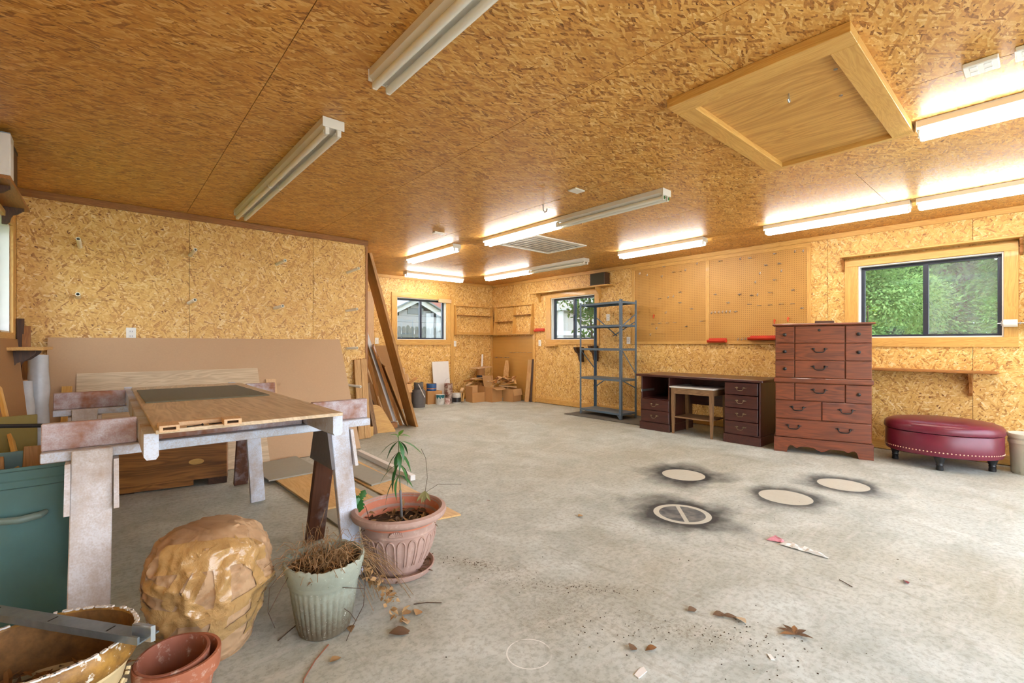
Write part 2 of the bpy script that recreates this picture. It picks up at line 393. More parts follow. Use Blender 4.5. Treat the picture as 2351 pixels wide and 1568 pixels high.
W1 = (4.12, 5.215, 1.235, 2.04); W2 = (5.16, 6.225, 1.23, 2.025); W3 = (.26, 1.395, 1.218, 2.03); W4 = (4.08, 5.22, 1.235, 2.06)
wall('wall_right', 'strand board wall with pegboards and two windows', 'yz', YN, YB, [.47, 1.69, 2.91, 4.13, 5.35, 6.57], XR, .13, [W2, W3])
wall('wall_back', 'far strand board wall with the house window', 'xz', XE-.13, XR, [3.58, 4.80, 6.02], YB, .13, [W1], ext=(.0, .13))
wall('wall_left', 'narrow strand board wall at the far left with a bright window', 'yz', YN, YP, [.3, 1.52, 2.74, 3.96, 5.18], XL, -.13, [W4])
wall('wall_partition', 'strand board partition wall with pipe pegs', 'xz', XL, XE, [.62, 1.805], YP, .13, ext=(.13, 0))
wall('wall_side', 'side of the partition facing the far alcove', 'yz', YP+.131, YB, [6.8], XE, -.13, ext=(0, .13))
wall('wall_near', 'wall around the open garage doorway behind the camera', 'xz', XL, XR, [], YN, -.13, [(-.50, 6.34, -.2, 2.30)])
# trims
def trim(name, label, mat, *bx):
    o = B(None, name, mat, *bx); tag(o, label, 'trim', kind='structure'); return o
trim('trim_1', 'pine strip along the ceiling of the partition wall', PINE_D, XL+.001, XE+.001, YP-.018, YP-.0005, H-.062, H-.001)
trim('trim_2', 'pine strip along the ceiling of the right wall', PINE, XR-.018, XR-.0005, YN+.01, YB-.02, H-.058, H-.001)
trim('trim_3', 'pine strip along the ceiling of the far wall', PINE, XE+.02, XR-.02, YB-.018, YB-.0005, H-.058, H-.001)
trim('baseboard_right', 'pine baseboard along the right wall', PINE, XR-.018, XR-.0005, YN+.01, 6.60, .012, .10)
trim('baseboard_back', 'pine baseboard along the far wall', PINE, XE+.02, XR-.02, YB-.018, YB-.0005, .012, .10)
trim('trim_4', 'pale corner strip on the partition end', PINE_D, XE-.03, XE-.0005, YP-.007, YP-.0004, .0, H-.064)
trim('trim_5', 'tall pine strip right of the far window', PINE, 5.325, 5.395, YB-.02, YB-.0005, .22, 2.13)
trim('trim_6', 'pine corner strip between far wall and right wall', PINE, 6.37, 6.419, YB-.02, YB-.0005, .10, 1.33)
trim('trim_7', 'pale board edge beside the leaning planks', PALEW, 3.53, 3.66, YB-.022, YB-.0005, .0, 2.10)
# ------------------------------------------------------------------ windows
def window(name, label, plane, a0, a1, z0, z1, d, sgn, casing, dusty=(), split=.5, cas=True, jamb=WHITEP):
    """sgn: +1 when outside lies on the + side of d. casing = (a0,a1,z0,z1) outer"""
    w = thing(name, label, 'window', kind='structure')
    def P(nm, mat, aa, ab, za, zb, da, db, bev=.002):
        da, db = d+sgn*da, d+sgn*db; lo, hi = min(da, db), max(da, db)
        if plane == 'yz': return B(w, nm, mat, lo, hi, aa, ab, za, zb, bev)
        return B(w, nm, mat, aa, ab, lo, hi, za, zb, bev)
    j = .014
    P('jamb', jamb, a0, a0+j, z0, z1, .0, .125); P('jamb', jamb, a1-j, a1, z0, z1, .0, .125)
    P('jamb_head', jamb, a0+j, a1-j, z1-j, z1, .0, .125); P('jamb_sill', jamb, a0+j, a1-j, z0, z0+j, .0, .125)
    A0, A1, Z0, Z1 = a0+j, a1-j, z0+j, z1-j; m = A0+(A1-A0)*split; t = .032
    f = P('frame_stile', ALU, A0, A0+t, Z0, Z1, .07, .115); P('frame_stile', ALU, A1-t, A1, Z0, Z1, .07, .115)
    P('frame_rail', ALU, A0+t, A1-t, Z1-t, Z1, .07, .115); P('frame_rail', ALU, A0+t, A1-t, Z0, Z0+t*.7, .07, .115)
    P('meeting_stile', ALU, m-.022, m+.022, Z0+t*.7, Z1-t, .06, .11)
    for k, (p, q) in enumerate(((A0+t, m-.022), (m+.022, A1-t))):
        P('pane', GLASS_DUSTY if k in dusty else GLASS, p, q, Z0+t*.7, Z1-t, .088, .091, 0)
    P('latch', ALU, m-.012, m+.012, (Z0+Z1)/2-.05, (Z0+Z1)/2+.05, .045, .06)
    if cas:
        c0, c1, k0, k1 = casing
        P('casing', PINE, c0, c1, z1, k1, -.02, -.0005); P('casing', PINE, c0, c1, k0, z0, -.02, -.0005)
        P('casing', PINE, c0, a0, z0, z1, -.02, -.0005); P('casing', PINE, a1, c1, z0, z1, -.02, -.0005)
    return w
window('window_1', 'sliding window in the far wall looking onto a grey house', 'xz', *W1, YB, 1, (4.01, 5.32, 1.135, 2.13))
window('window_2', 'sliding window behind the metal rack looking onto leaves', 'yz', *W2, XR, 1, (5.06, 6.345, 1.14, 2.115))
window('window_3', 'sliding window at the right looking onto dense trees', 'yz', *W3, XR, 1, (.165, 1.52, 1.122, 2.115), dusty=(0,))
window('window_4', 'bright window at the far left edge of the room', 'yz', *W4, XL, -1, (3.98, 5.32, 1.135, 2.10))
# ------------------------------------------------------------------ ceiling lights
def fixture(label, x, y, L, halves, rz=0, caps=False):
    """strip light: housing on the ceiling, two tubes per half; local +Y along the strip. halves = list of lit flags from y=0 up"""
    t = thing('strip_light', label, 'light', (x, y, H), rz, 'fluorescent strip lights')
    w = .118; h = .052
    m = MB(); m.prism([(-w/2, 0), (-w/2, -h*.72), (-w*.30, -h), (w*.30, -h), (w/2, -h*.72), (w/2, 0)], 0, L, Matrix(((1, 0, 0, 0), (0, 0, 1, 0), (0, 1, 0, -.0015), (0, 0, 0, 1))))
    m.build('housing', WHITEM, t, fix=True)
    for yy in (-.004, L): B(t, 'end_plate', WHITEM, -w/2-.003, w/2+.003, yy, yy+.004, -h-.006, -.002)
    n = len(halves); seg = L/n
    for i, lit in enumerate(halves):
        for s in (-1, 1):
            a, b = i*seg+.018, (i+1)*seg-.018
            tb = MB(); tb.tube([(s*.034, a, -h-.025), (s*.034, b, -h-.025)], .018, 12)
            tb.build('tube', LIT if lit else TUBE_OFF, t, smooth=40)
            for yy, k in ((i*seg+.002, 0), ((i+1)*seg-.016, 1)):
                so_ = B(t, 'socket', WHITEM, s*.034-.013, s*.034+.013, yy, yy+.014, -h-.042, -h+.002, .004)
                if caps and not lit:
                    B(so_, 'green_pin_cap', GREEN_T, -.009, .009, -.009, -.0072, -.018, .008, .001)
    return t
fixture('unlit strip light at the top edge of the picture, nearest the camera', .985, -.36, 2.44, [0, 0])
fixture('unlit double strip light above the workbench with its white end plate showing', .98, 2.68, 2.42, [0, 0])
fixture('long strip light in mid ceiling with far half lit and green tube ends', 3.51, 2.07, 2.42, [0, 1], caps=True)
fixture('short lit strip light over the far alcove, left of the ceiling grille', 3.40, 4.98, 1.22, [1])
fixture('lit strip light running across the far window wall', 5.20, 7.44, 1.22, [1], R(90))
fixture('half lit strip light above the metal rack window', 5.42, 4.52, 2.42, [0, 1])
fixture('lit strip light above the pegboards', 5.44, 2.70, 1.22, [1])
fixture('lit strip light above the dresser', 5.46, .80, 1.22, [1])
fixture('lit strip light above the big right window, cut by the picture edge', 5.46, -.47, 1.22, [1])
fixture('lit strip light next to the attic hatch', 3.59, -.73, 1.22, [1])
# ------------------------------------------------------------------ ceiling things
hx0, hx1, hy0, hy1 = 2.232, 3.62, .510, 1.315
ht = thing('attic_hatch', 'square attic hatch with pine frame in the ceiling', 'hatch', (0, 0, H))
fw = .115
B(ht, 'frame_board', PINE, hx0, hx0+fw, hy0, hy1, -.045, -.001); B(ht, 'frame_board', PINE, hx1-.04, hx1, hy0, hy1, -.045, -.001)
B(ht, 'frame_board', PINE, hx0+fw, hx1-.04, hy0, hy0+.10, -.045, -.001); B(ht, 'frame_board', PINE, hx0+fw, hx1-.04, hy1-.10, hy1, -.045, -.001)
B(ht, 'hatch_panel', HATCHP('y'), hx0+fw, hx1-.04, hy0+.10, hy1-.10, -.014, -.001, .001)
m = MB(); m.tube([(2.62, .86, -.014), (2.62, .86, -.03), (2.635, .86, -.05), (2.62, .86, -.058), (2.605, .86, -.048)], .004, 6); m.build('hook', STEEL, ht, smooth=40)
lathe(ht, 'screw', STEEL, [(0, -.004), (.008, -.003), (.009, 0)], 10, loc=(2.55, .64, -.014)); lathe(ht, 'screw', STEEL, [(0, -.004), (.008, -.003), (.009, 0)], 10, loc=(2.84, .69, -.014))
vt = thing('ceiling_grille', 'white louvred return air grille in the ceiling behind the middle light', 'vent', (0, 0, H))
vx0, vx1, vy0, vy1 = 3.80, 4.72, 3.93, 4.64
for q in ((vx0, vx1, vy0, vy0+.035), (vx0, vx1, vy1-.035, vy1), (vx0, vx0+.035, vy0+.035, vy1-.035), (vx1-.035, vx1, vy0+.035, vy1-.035)):
    B(vt, 'frame', WHITEM, *q, -.014, -.001)
nsl = 8
for k in range(nsl):
    yy = vy0+.078+(vy1-vy0-.156)*k/(nsl-1)
    B(vt, 'louvre', WHITEM, vx0+.036, vx1-.036, yy-.036, yy+.036, -.0085, -.0065, .0005, (R(5), 0, 0))
B(vt, 'grille_backing', plain('duct_grey', srgb(150, 150, 148), .7), vx0+.035, vx1-.035, vy0+.035, vy1-.035, -.0015, -.0005, 0)
def plate(label, x, y, sx, sy, hgt, slots=False):
    t = thing('ceiling_plate', label, 'cover plate', (x, y, H))
    B(t, 'cover', PLATE, -sx/2, sx/2, -sy/2, sy/2, -hgt, -.001, .004)
    if slots:
        for i in (-1, 1):
            for j in (-1, 1):
                B(t, 'outlet_face', WHITEP, i*sx*.22-.016, i*sx*.22+.016, j*sy*.2-.013, j*sy*.2+.013, -hgt-.002, -hgt+.001, .004)
    return t
plate('blank white cover plate beside the long middle light', 2.963, 2.58, .12, .09, .012)
plate('small white cover plate near the partition corner', 2.885, 4.60, .13, .06, .018)
plate('white four socket outlet plate on the ceiling right of the hatch', 3.03, .195, .118, .118, .024, True)
plate('white outlet plate cut by the right picture edge', 3.03, .03, .118, .118, .024, True)
m = MB(); m.tube([(0, 0, 0), (0, 0, -.05), (.02, 0, -.07), (.045, 0, -.055), (.05, 0, -.03)], .005, 6)
tag(m.build('ceiling_hook', STEEL, None, Matrix.Translation((3.037, 3.046, H-.001)), 40), 'dark metal hook screwed into the ceiling above the middle light', 'hook')
# ------------------------------------------------------------------ dresser
def bail(parent, name, mat, w=.10, drop=.03, loc=(0, 0, 0), knob=.012, r=.0048):
    """drop-bail drawer pull; faces -X, hung along Y"""
    t = MB(); h = w/2
    for s in (-1, 1):
        t.lathe([(0.0001, -.020), (knob*.75, -.018), (knob, -.012), (knob*.5, -.006), (knob*.9, 0)], 10)
        k = 50
        t.v[-k:] = [(z, s*h+y, x) for x, y, z in t.v[-k:]]
        t.box(-.003, 0, s*h-.006 if s > 0 else s*h-.026, s*h+.026 if s > 0 else s*h+.006, -.004, .004)
    t.tube([(-.015, -h, 0), (-.022, -h+.004, -drop*.6), (-.02, -h+.014, -drop), (-.02, -h*.45, -drop-.003), (-.02, 0, -drop-.004), (-.02, h*.45, -drop-.003), (-.02, h-.014, -drop), (-.022, h-.004, -drop*.6), (-.015, h, 0)], [r*.8, r, r, r*1.25, r*1.35, r*1.25, r, r, r*.8], 7)
    return t.build(name, mat, parent, Matrix.Translation(loc), 50, fix=True)
DARKBRONZE = plain('dark_bronze', srgb(54, 52, 52), .35, .8, .2, 40)
BRASS = plain('old_brass', srgb(150, 132, 104), .35, .8, .2, 40)
fl_, fr_ = Vector((5.445, 1.931, 0)), Vector((5.698, 1.113, 0))
dw = (fr_-fl_).length; da = math.atan2(-(fr_.y-fl_.y), (fr_.x-fl_.x))
# local frame: origin at the front left foot, +X into the depth, -Y along the front to the right
dr = thing('dresser', 'tall reddish cherry dresser with dark drop handles and scalloped base', 'dresser', fl_, math.atan2(fr_.x-fl_.x, -(fr_.y-fl_.y)))
def DB(name, mat, y0, y1, z0, z1, x0=0, x1=.02, bev=.004, par=None):   # y measured to the right
    return B(par or dr, name, mat('y') if callable(mat) and name != 'carcass' else mat, x0, x1, -y1, -y0, z0, z1, bev)
dd = .335
DB('carcass', CHERRY, .012, dw-.012, .10, 1.345, .022, dd)
DB('top', CHERRY, -.014, dw+.014, 1.345, 1.367, -.02, dd+.01, .006)
DB('waist_moulding', CHERRY, -.002, dw+.002, .742, .792, -.006, .03, .006)
# scalloped plinth
pts = [(0, 0), (.118, 0), (.124, .02), (.132, .055), (.150, .074), (.175, .072), (.195, .056), (.212, .052), (.235, .068), (.30, .072), (.36, .068), (.395, .045), (.428, .034), (.461, .045), (.495, .068), (.556, .072), (.62, .068), (.645, .052), (.662, .056), (.682, .072), (.706, .074), (.724, .055), (.733, .02), (.738, 0), (.856, 0), (.856, .155), (0, .155)]
m = MB(); m.prism([(x*dw/.856, z) for x, z in pts], 0, .026, Matrix(((0, 0, 1, -.005), (-1, 0, 0, 0), (0, 1, 0, 0), (0, 0, 0, 1))))
m.build('plinth', CHERRY('y'), dr, fix=True)
DB('plinth_side', CHERRY, .0, .02, .0, .155, .024, dd); DB('plinth_side', CHERRY, dw-.02, dw, 0, .155, .024, dd)
e1, e2 = .186*dw/.856, .595*dw/.856; hw = dw/2
z5, z4, z3, z2, z1_, z0_ = .158, .36, .557, .739, .797, 1.0
rows = [('drawer', [(.014, dw-.014)], .160, .352, 'bb'), ('drawer', [(.014, hw-.004), (hw+.004, dw-.014)], .357, .550, 'b'),
        ('drawer', [(.014, e1), (e1+.007, e1+.007+.43*dw/.856), (e1+.014+.43*dw/.856, dw-.014)], .555, .737, ' bk'),
        ('drawer', [(.014, e1), (e1+.007, e1+.007+.43*dw/.856), (e1+.014+.43*dw/.856, dw-.014)], .797, .977, 'kb '),
        ('drawer', [(.014, e1), (e1+.007, e1+.007+.43*dw/.856), (e1+.014+.43*dw/.856, dw-.014)], .982, 1.157, 'kbk'),
        ('drawer', [(.014, e1), (e1+.007, e1+.007+.43*dw/.856), (e1+.014+.43*dw/.856, dw-.014)], 1.162, 1.338, 'klk')]
for nm, cols, a, b, hd in rows:
    for i, (p, q) in enumerate(cols):
        d_ = DB('drawer_front', CHERRY, p, q, a, b, .002, .024, .005)
        kinds = hd if len(cols) == 1 else ([hd[0]]*2 if len(cols) == 2 else [hd[i]])
        if len(cols) == 1: spots = [('b', .20), ('b', .73)]
        elif len(cols) == 2: spots = [(hd[0], .5)]
        else: spots = [(hd[i], .5)]
        for kd, fx in spots:
            yy = -(p+(q-p)*fx)-(-(p+q)/2)
            if kd == 'b': bail(d_, 'handle', DARKBRONZE, loc=(-.012, yy, .03))
            if kd == 'k':
                mk = MB(); mk.lathe([(.0001, .030), (.011, .029), (.018, .022), (.016, .014), (.008, .009), (.012, 0)], 14)
                mk.build('knob', DARKBRONZE, d_, Matrix.Translation((-.011, yy, .0)) @ Euler((0, R(-90), 0)).to_matrix().to_4x4(), 50)
            if kd == 'l':
                mk = MB(); mk.lathe([(.0001, .003), (.012, .002), (.013, 0)], 12); mk.build('lock_plate', DARKBRONZE, d_, Matrix.Translation((-.011, yy, .045)) @ Euler((0, R(-90), 0)).to_matrix().to_4x4(), 50)
bk = thing('wooden_block', 'small dark block lying on top of the dresser', 'block', dr.matrix_basis @ Vector((.22, -.46, 1.367)), dr.rotation_euler[2])
B(bk, 'block', DARKW, -.03, .03, -.085, .085, 0, .032, .004); B(bk, 'end_strip', PALEW, -.028, .028, -.091, -.0852, .002, .03, .001)
# ------------------------------------------------------------------ desk
dk = thing('desk', 'dark mahogany kneehole desk with brass pulls and a missing left drawer', 'desk', (5.52, 0, 0))
DX = .60
ya, yb, yc, yd = 2.10, 2.495, 3.215, 3.64      # right pedestal ya..yb, kneehole, left pedestal yc..yd
B(dk, 'desk_top', MAHOG, -.045, DX+.02, ya-.04, yd+.06, .715, .745, .006)
def pedestal(y0, y1):
    B(dk, 'side_panel', MAHOG, .0, DX, y0, y0+.018, .10, .715); B(dk, 'side_panel', MAHOG, .0, DX, y1-.018, y1, .10, .715)
    B(dk, 'back_panel', MAHOG, DX-.016, DX, y0+.018, y1-.018, .10, .715); B(dk, 'bottom_panel', MAHOG, 0, DX-.016, y0+.018, y1-.018, .10, .118)
    B(dk, 'plinth', MAHOG, -.022, DX, y0-.012, y1+.012, 0, .10, .004)
pedestal(ya, yb); pedestal(yc, yd)
B(dk, 'modesty_panel', MAHOG, DX-.05, DX-.032, yb+.001, yc-.001, .33, .714)
def drawer(y0, y1, z0, z1, tilt=0):
    d_ = B(dk, 'drawer_front', MAHOG, -.020, .0, y0, y1, z0, z1, .004, (0, R(tilt), 0))
    bail(d_, 'handle', BRASS, .075, .028, (-.011, 0, .012), .011, .003)
    return d_
for z0, z1, tl in ((.565, .705, 0), (.415, .558, 0), (.262, .408, 2.2), (.108, .256, 3.0)): drawer(ya+.022, yb-.004, z0, z1, tl)
for z0, z1 in ((.268, .41), (.110, .262)): drawer(yc+.004, yd-.006, z0, z1)
B(dk, 'drawer_divider', MAHOG, 0, DX-.016, yc+.018, yd-.018, .412, .424)
B(dk, 'drawer_runner', STEEL, -.03, .28, yd-.030, yd-.019, .505, .535)
# small stand in the kneehole
st = thing('small_side_table', 'small worn wooden stand with a white top in the desk kneehole', 'table', (5.50, 0, 0))
s0, s1, sx0, sx1 = 2.635, 3.185, .0, .40
B(st, 'top', WHITEP, sx0-.012, sx1+.01, s0-.018, s1+.018, .590, .610, .005)
for yy in (s0, s1):
    for xx in (sx0, sx1):
        cx_, cy_ = (xx+.022 if xx == sx0 else xx-.022), (yy+.022 if yy == s0 else yy-.022)
        l = MB(); l.prism([(-.021, -.021), (.021, -.021), (.021, .021), (-.021, .021)], .43, .590)
        v0 = len(l.v); l.v += [(a*q, b*q, z) for z, q in ((0, .55), (.43, 1)) for a, b in ((-.021, -.021), (.021, -.021), (.021, .021), (-.021, .021))]
        l.f += [(v0+3, v0+2, v0+1, v0)]+[(v0+k, v0+(k+1) % 4, v0+4+(k+1) % 4, v0+4+k) for k in range(4)]
        l.build('leg', OLDW('z'), st, Matrix.Translation((cx_, cy_, 0)))
B(st, 'apron', OLDW, sx0+.004, sx0+.02, s0+.043, s1-.043, .515, .590); B(st, 'apron', OLDW, sx1-.02, sx1-.004, s0+.043, s1-.043, .515, .590)
B(st, 'apron', OLDW, sx0+.043, sx1-.043, s0+.004, s0+.02, .515, .590); B(st, 'apron', OLDW, sx0+.043, sx1-.043, s1-.02, s1-.004, .515, .590)
B(st, 'shelf', OLDW, sx0+.02, sx1-.02, s0+.035, s1-.035, .205, .222)
# ------------------------------------------------------------------ steel rack on a mat
mt = MB(); mt.prism([(5.66, 5.19), (5.66, 3.70), (6.385, 3.70), (6.385, 5.19)], .001, .011)
tag(mt.build('floor_mat', plain('rubber_mat', srgb(92, 88, 80), .85, 0, .15, 60), fix=True), 'dark grey rubber mat on the floor under the metal rack', 'mat')
rk = thing('metal_rack', 'blue grey steel shelf rack with five shelves beside the pegboard', 'shelf rack', (6.03, 4.60, .011), R(-4))
RW, RD = .43, .185; RZ = [.092, .605, 1.072, 1.435, 1.79]
for sx in (-1, 1):
    for sy in (-1, 1):
        p = MB(); a = .036; t_ = .003
        p.prism([(0, 0), (-sx*a, 0), (-sx*a, -sy*t_), (-sx*t_, -sy*t_), (-sx*t_, -sy*a), (0, -sy*a)], 0, 1.815)
        up = p.build('upright', GREYM, rk, Matrix.Translation((sx*RD, sy*RW, 0)), fix=True)
for k, z in enumerate(RZ):
    sh = B(rk, 'shelf', GREYM, -RD+.004, RD-.004, -RW+.004, RW-.004, z-.003, z, .0005)
    for q in ((-RD+.004, -RD+.006, -RW+.004, RW-.004), (RD-.006, RD-.004, -RW+.004, RW-.004), (-RD+.006, RD-.006, -RW+.004, -RW+.006), (-RD+.006, RD-.006, RW-.006, RW-.004)):
        B(rk, 'shelf_lip', GREYM, *q, z-.032, z-.0031, .0004)
for s in (-1, 1):
    for z in (.02, 1.752):
        for sx in (-1,):
            g_ = MB(); d_ = 1 if z < 1 else -1
            g_.prism([(0, 0), (0, .075), (.075*1, .075)] if z < 1 else [(0, .075), (0, 0), (.075, .075)], 0, .003, Matrix(((0, 0, 1, -RD-.002), (-s, 0, 0, s*(RW-.002)), (0, 1, 0, z-.04 if z < 1 else z-.04), (0, 0, 0, 1))))
            g_.build('gusset', GREYM, rk, fix=True)
def strap(p, q): beam(rk, 'brace', GREYM, p, q, .003, .018)
strap((RD+.003, -RW, 1.50), (RD+.003, RW*.1, 1.27)); strap((RD+.003, RW, 1.60), (RD+.003, -RW*.1, 1.27))
strap((RD+.003, -RW, .45), (RD+.003, -RW*.05, .60)); strap((RD+.003, RW, .42), (RD+.003, RW*.3, .60))
strap((-RD, RW+.003, 1.07), (RD, RW+.003, .72)); strap((-RD, -RW-.003, 1.07), (RD, -RW-.003, .65)); strap((-RD, -RW-.003, 1.40), (RD, -RW-.003, 1.62))
bl = MB()
for sx in (-1, 1):
    for sy in (-1, 1):
        for z in RZ: bl.lathe([(.0001, .004), (.005, .003), (.006, 0)], 6, c=(0, 0, 0)); bl.v[-18:] = [(sx*RD-.0 - z_ if sx < 0 else sx*RD+z_, sy*(RW-.014)+y, z-.016+x) for x, y, z_ in bl.v[-18:]]
o = bl.build('bolts', STEEL, rk); o['kind'] = 'stuff'
# ------------------------------------------------------------------ ottoman
LEATH = plain('burgundy_leather', srgb(104, 24, 46), .32, 0, .28, 9, .06, .6)
BLACKW = plain('black_lacquer', srgb(22, 22, 24), .35)
ot = thing('ottoman', 'oval burgundy leather storage ottoman with brass nail heads and black feet', 'ottoman', (6.005, .655, 0), R(4))
OA, OB = .345, .425
el = lambda r: [(OA*r*math.cos(2*math.pi*k/64), OB*r*math.sin(2*math.pi*k/64)) for k in range(64)]
def oval(name, mat, prof, parent=ot):
    m = MB()
    for i, (r, z) in enumerate(prof):
        m.v += [(x, y, z) for x, y in el(r)]
    n = 64
    for i in range(len(prof)-1):
        for k in range(n): m.f.append((i*n+k, i*n+(k+1) % n, (i+1)*n+(k+1) % n, (i+1)*n+k))
    m.f.append(tuple(reversed(range(n)))); m.f.append(tuple((len(prof)-1)*n+k for k in range(n)))
    return m.build(name, mat, parent, smooth=50)
oval('body', LEATH, [(.93, .125), (.965, .13), (.985, .155), (.985, .318), (.97, .326)])
oval('lid', LEATH, [(.96, .329), (1.0, .334), (1.012, .35), (1.0, .385), (.96, .408), (.85, .427), (.6, .442), (.3, .449), (.02, .451)])
NAIL = plain('brass_nail', srgb(214, 176, 150), .3, .7, .1, 9)
nm_ = MB(); nm_.lathe([(.0001, .004), (.004, .0035), (.0062, .001), (.0066, 0)], 8); nail_me = pydata('nail_head', nm_.v, nm_.f, NAIL, 50)
for k in range(96):
    t = 2*math.pi*k/96; x, y = OA*.987*math.cos(t), OB*.987*math.sin(t)
    nrm = Vector((x/OA**2, y/OB**2, 0)).normalized()
    if nrm.x > .55: continue
    link('nail_head', nail_me, ot, Matrix.Translation((x, y, .168)) @ nrm.to_track_quat('Z', 'Y').to_matrix().to_4x4())
for a in (90, 180, 270, 0):
    x, y = OA*.80*math.cos(R(a)), OB*.80*math.sin(R(a))
    lathe(ot, 'foot', BLACKW, [(.0001, 0), (.025, 0), (.027, .012), (.024, .04), (.028, .048), (.024, .056), (.034, .09), (.042, .112), (.042, .128), (.0001, .128)], 20, loc=(x, y, 0))
# ------------------------------------------------------------------ bucket
bu = thing('plastic_bucket', 'dirty white plastic bucket beside the ottoman at the right edge', 'bucket', (6.17, .075, 0))
BUCK = plain('dirty_white_plastic', srgb(196, 190, 170), .5, 0, .18, 8)
lathe(bu, 'pail', BUCK, [(.0001, .0), (.128, .0), (.132, .004), (.146, .27), (.154, .272), (.154, .30), (.150, .302), (.150, .318), (.157, .32), (.157, .352), (.152, .356), (.145, .352), (.14, .30), (.126, .02), (.0001, .018)], 40)
tube(bu, 'bail_handle', BLACK, [(-.155, .03, .305), (-.17, -.03, .22), (-.165, -.09, .14), (-.12, -.14, .10), (-.02, -.165, .12), (.10, -.14, .2), (.15, -.05, .30)], .003, 6)
# ------------------------------------------------------------------ shelves and brackets on the right wall
def bracket(parent, name, mat, x, y, z, d, h, wdt, sgn=-1, cove=.5):
    """scrolled shelf bracket hanging below z, projecting from wall plane x by d towards sgn*X"""
    pts = [(0, 0), (d, 0), (d, -.02), (d*.93, -h*.18), (d*.72, -h*.36), (d*.52, -h*.44), (d*.42, -h*.60), (d*.36, -h*.86), (d*.22, -h), (0, -h)]
    m = MB(); m.prism(pts, 0, wdt, Matrix(((sgn, 0, 0, x), (0, 0, 1, y-wdt/2), (0, 1, 0, z), (0, 0, 0, 1)))); return m.build(name, mat, parent, fix=True)
s = thing('wall_shelf', 'narrow pine shelf on the wall between dresser and ottoman', 'shelf', (0, 0, 0))
B(s, 'board', PINE_D, 6.185, 6.4185, .29, 1.60, .868, .890, .004); bracket(s, 'bracket', PINE_D('z'), 6.4185, .48, .868, .17, .23, .022); bracket(s, 'bracket', PINE_D('z'), 6.4185, 1.40, .868, .17, .23, .022)
s = thing('valance_shelf', 'pine shelf with small brackets over the big right window', 'shelf', (0, 0, 0))
B(s, 'board', PINE, 6.285, 6.4185, .135, 1.545, 2.130, 2.150, .003); bracket(s, 'bracket', PINE_D('z'), 6.4185, .148, 2.13, .10, .145, .02); bracket(s, 'bracket', PINE_D('z'), 6.4185, 1.533, 2.13, .10, .145, .02)
s = thing('valance_shelf', 'pine shelf with scrolled brackets over the window behind the rack', 'shelf', (0, 0, 0))
B(s, 'board', PINE, 6.255, 6.4185, 4.77, 6.66, 2.128, 2.150, .003); bracket(s, 'bracket', PINE('z'), 6.4185, 5.045, 2.128, .13, .20, .022); bracket(s, 'bracket', PINE('z'), 6.4185, 6.52, 2.128, .13, .16, .022)
s = thing('speaker_box', 'dark wooden speaker box on the shelf over the rack window', 'speaker', (6.335, 4.985, 2.150))
B(s, 'cabinet', DARKW, -.062, .075, -.145, .17, 0, .205, .004); B(s, 'grille_cloth', plain('grille_cloth', srgb(62, 56, 40), .9, 0, .2, 120), -.066, -.0622, -.128, .153, .014, .191, .001)
for k, (y, lab) in enumerate(((5.44, 'dark scrolled wood bracket under the rack window, left one'), (5.115, 'dark scrolled wood bracket under the rack window, right one beside the rack post'))):
    tag(bracket(None, 'shelf_bracket', DARKW('z'), 6.4185, y, 1.098 if k == 0 else 1.118, .215, .265, .06), lab, 'bracket')
tag(B(None, 'sill_cleat', PINE, 6.33, 6.4185, 6.04, 6.34, 1.108, 1.1395), 'short pine cleat under the left end of the rack window', 'cleat')
# ------------------------------------------------------------------ pegboards
def mat_peg():
    g = G('pegboard'); v = g.coord(False); sep = g.add('SeparateXYZ', {0: v}).outputs
    def fr(s): return g.math('SUBTRACT', g.math('FRACT', g.math('MULTIPLY', s, 1/.0254)), .5)
    a, b = fr(sep[1]), fr(sep[2]); d = g.math('SQRT', g.math('ADD', g.math('MULTIPLY', a, a), g.math('MULTIPLY', b, b)))
    hole = g.math('LESS_THAN', d, .135)
    c = g.mix(g.noise(v, 3, 3), srgb(178, 128, 58), srgb(198, 150, 78)); c = g.mix(hole, c, srgb(70, 42, 16))
    return g.fin(c, .5)
PEG = mat_peg()
pb = thing('pegboard', 'left pegboard panel above the desk', 'pegboard'); B(pb, 'board', PEG, XR-.014, XR-.004, 3.165, 4.345, 1.19, 2.33, .001)
pb2 = thing('pegboard', 'right pegboard panel beside the dresser top', 'pegboard'); B(pb2, 'board', PEG, XR-.014, XR-.004, 1.905, 3.115, 1.19, 2.33, .001)
for t_, y0, y1 in ((pb, 3.141, 4.395), (pb2, 1.862, 3.1405)):
    B(t_, 'frame_strip', PINE, XR-.021, XR-.0006, y0, y1, 1.148, 1.19); B(t_, 'frame_strip', PINE, XR-.021, XR-.0006, y0, y1, 2.33, 2.380)
    B(t_, 'frame_strip', PINE, XR-.021, XR-.0006, y1-.05, y1, 1.19, 2.33) if t_ is pb else B(t_, 'frame_strip', PINE, XR-.021, XR-.0006, y0, y0+.043, 1.19, 2.33)
    B(t_, 'frame_strip', PINE, XR-.021, XR-.0006, (y0 if t_ is pb else y1-.0255), (y0+.024 if t_ is pb else y1), 1.19, 2.33)
pb3 = thing('pegboard', 'small pegboard panel low in the far corner above the scrap boxes', 'pegboard')
B(pb3, 'board', PEG, XR-.014, XR-.004, 6.72, 7.985, .115, 1.315, .001); B(pb3, 'frame_strip', PINE, XR-.02, XR-.0006, 6.655, 6.72, .0, 1.34); B(pb3, 'frame_strip', PINE, XR-.02, XR-.0006, 6.72, 8.005, .015, .115)
hk = {}
m = MB(); m.tube([(0, 0, .02), (-.004, 0, .022), (-.004, 0, -.002), (-.016, 0, -.012), (-.034, 0, -.008), (-.04, 0, .006)], .0032, 5); hk['j'] = pydata('hook', m.v, m.f, STEEL, 40)
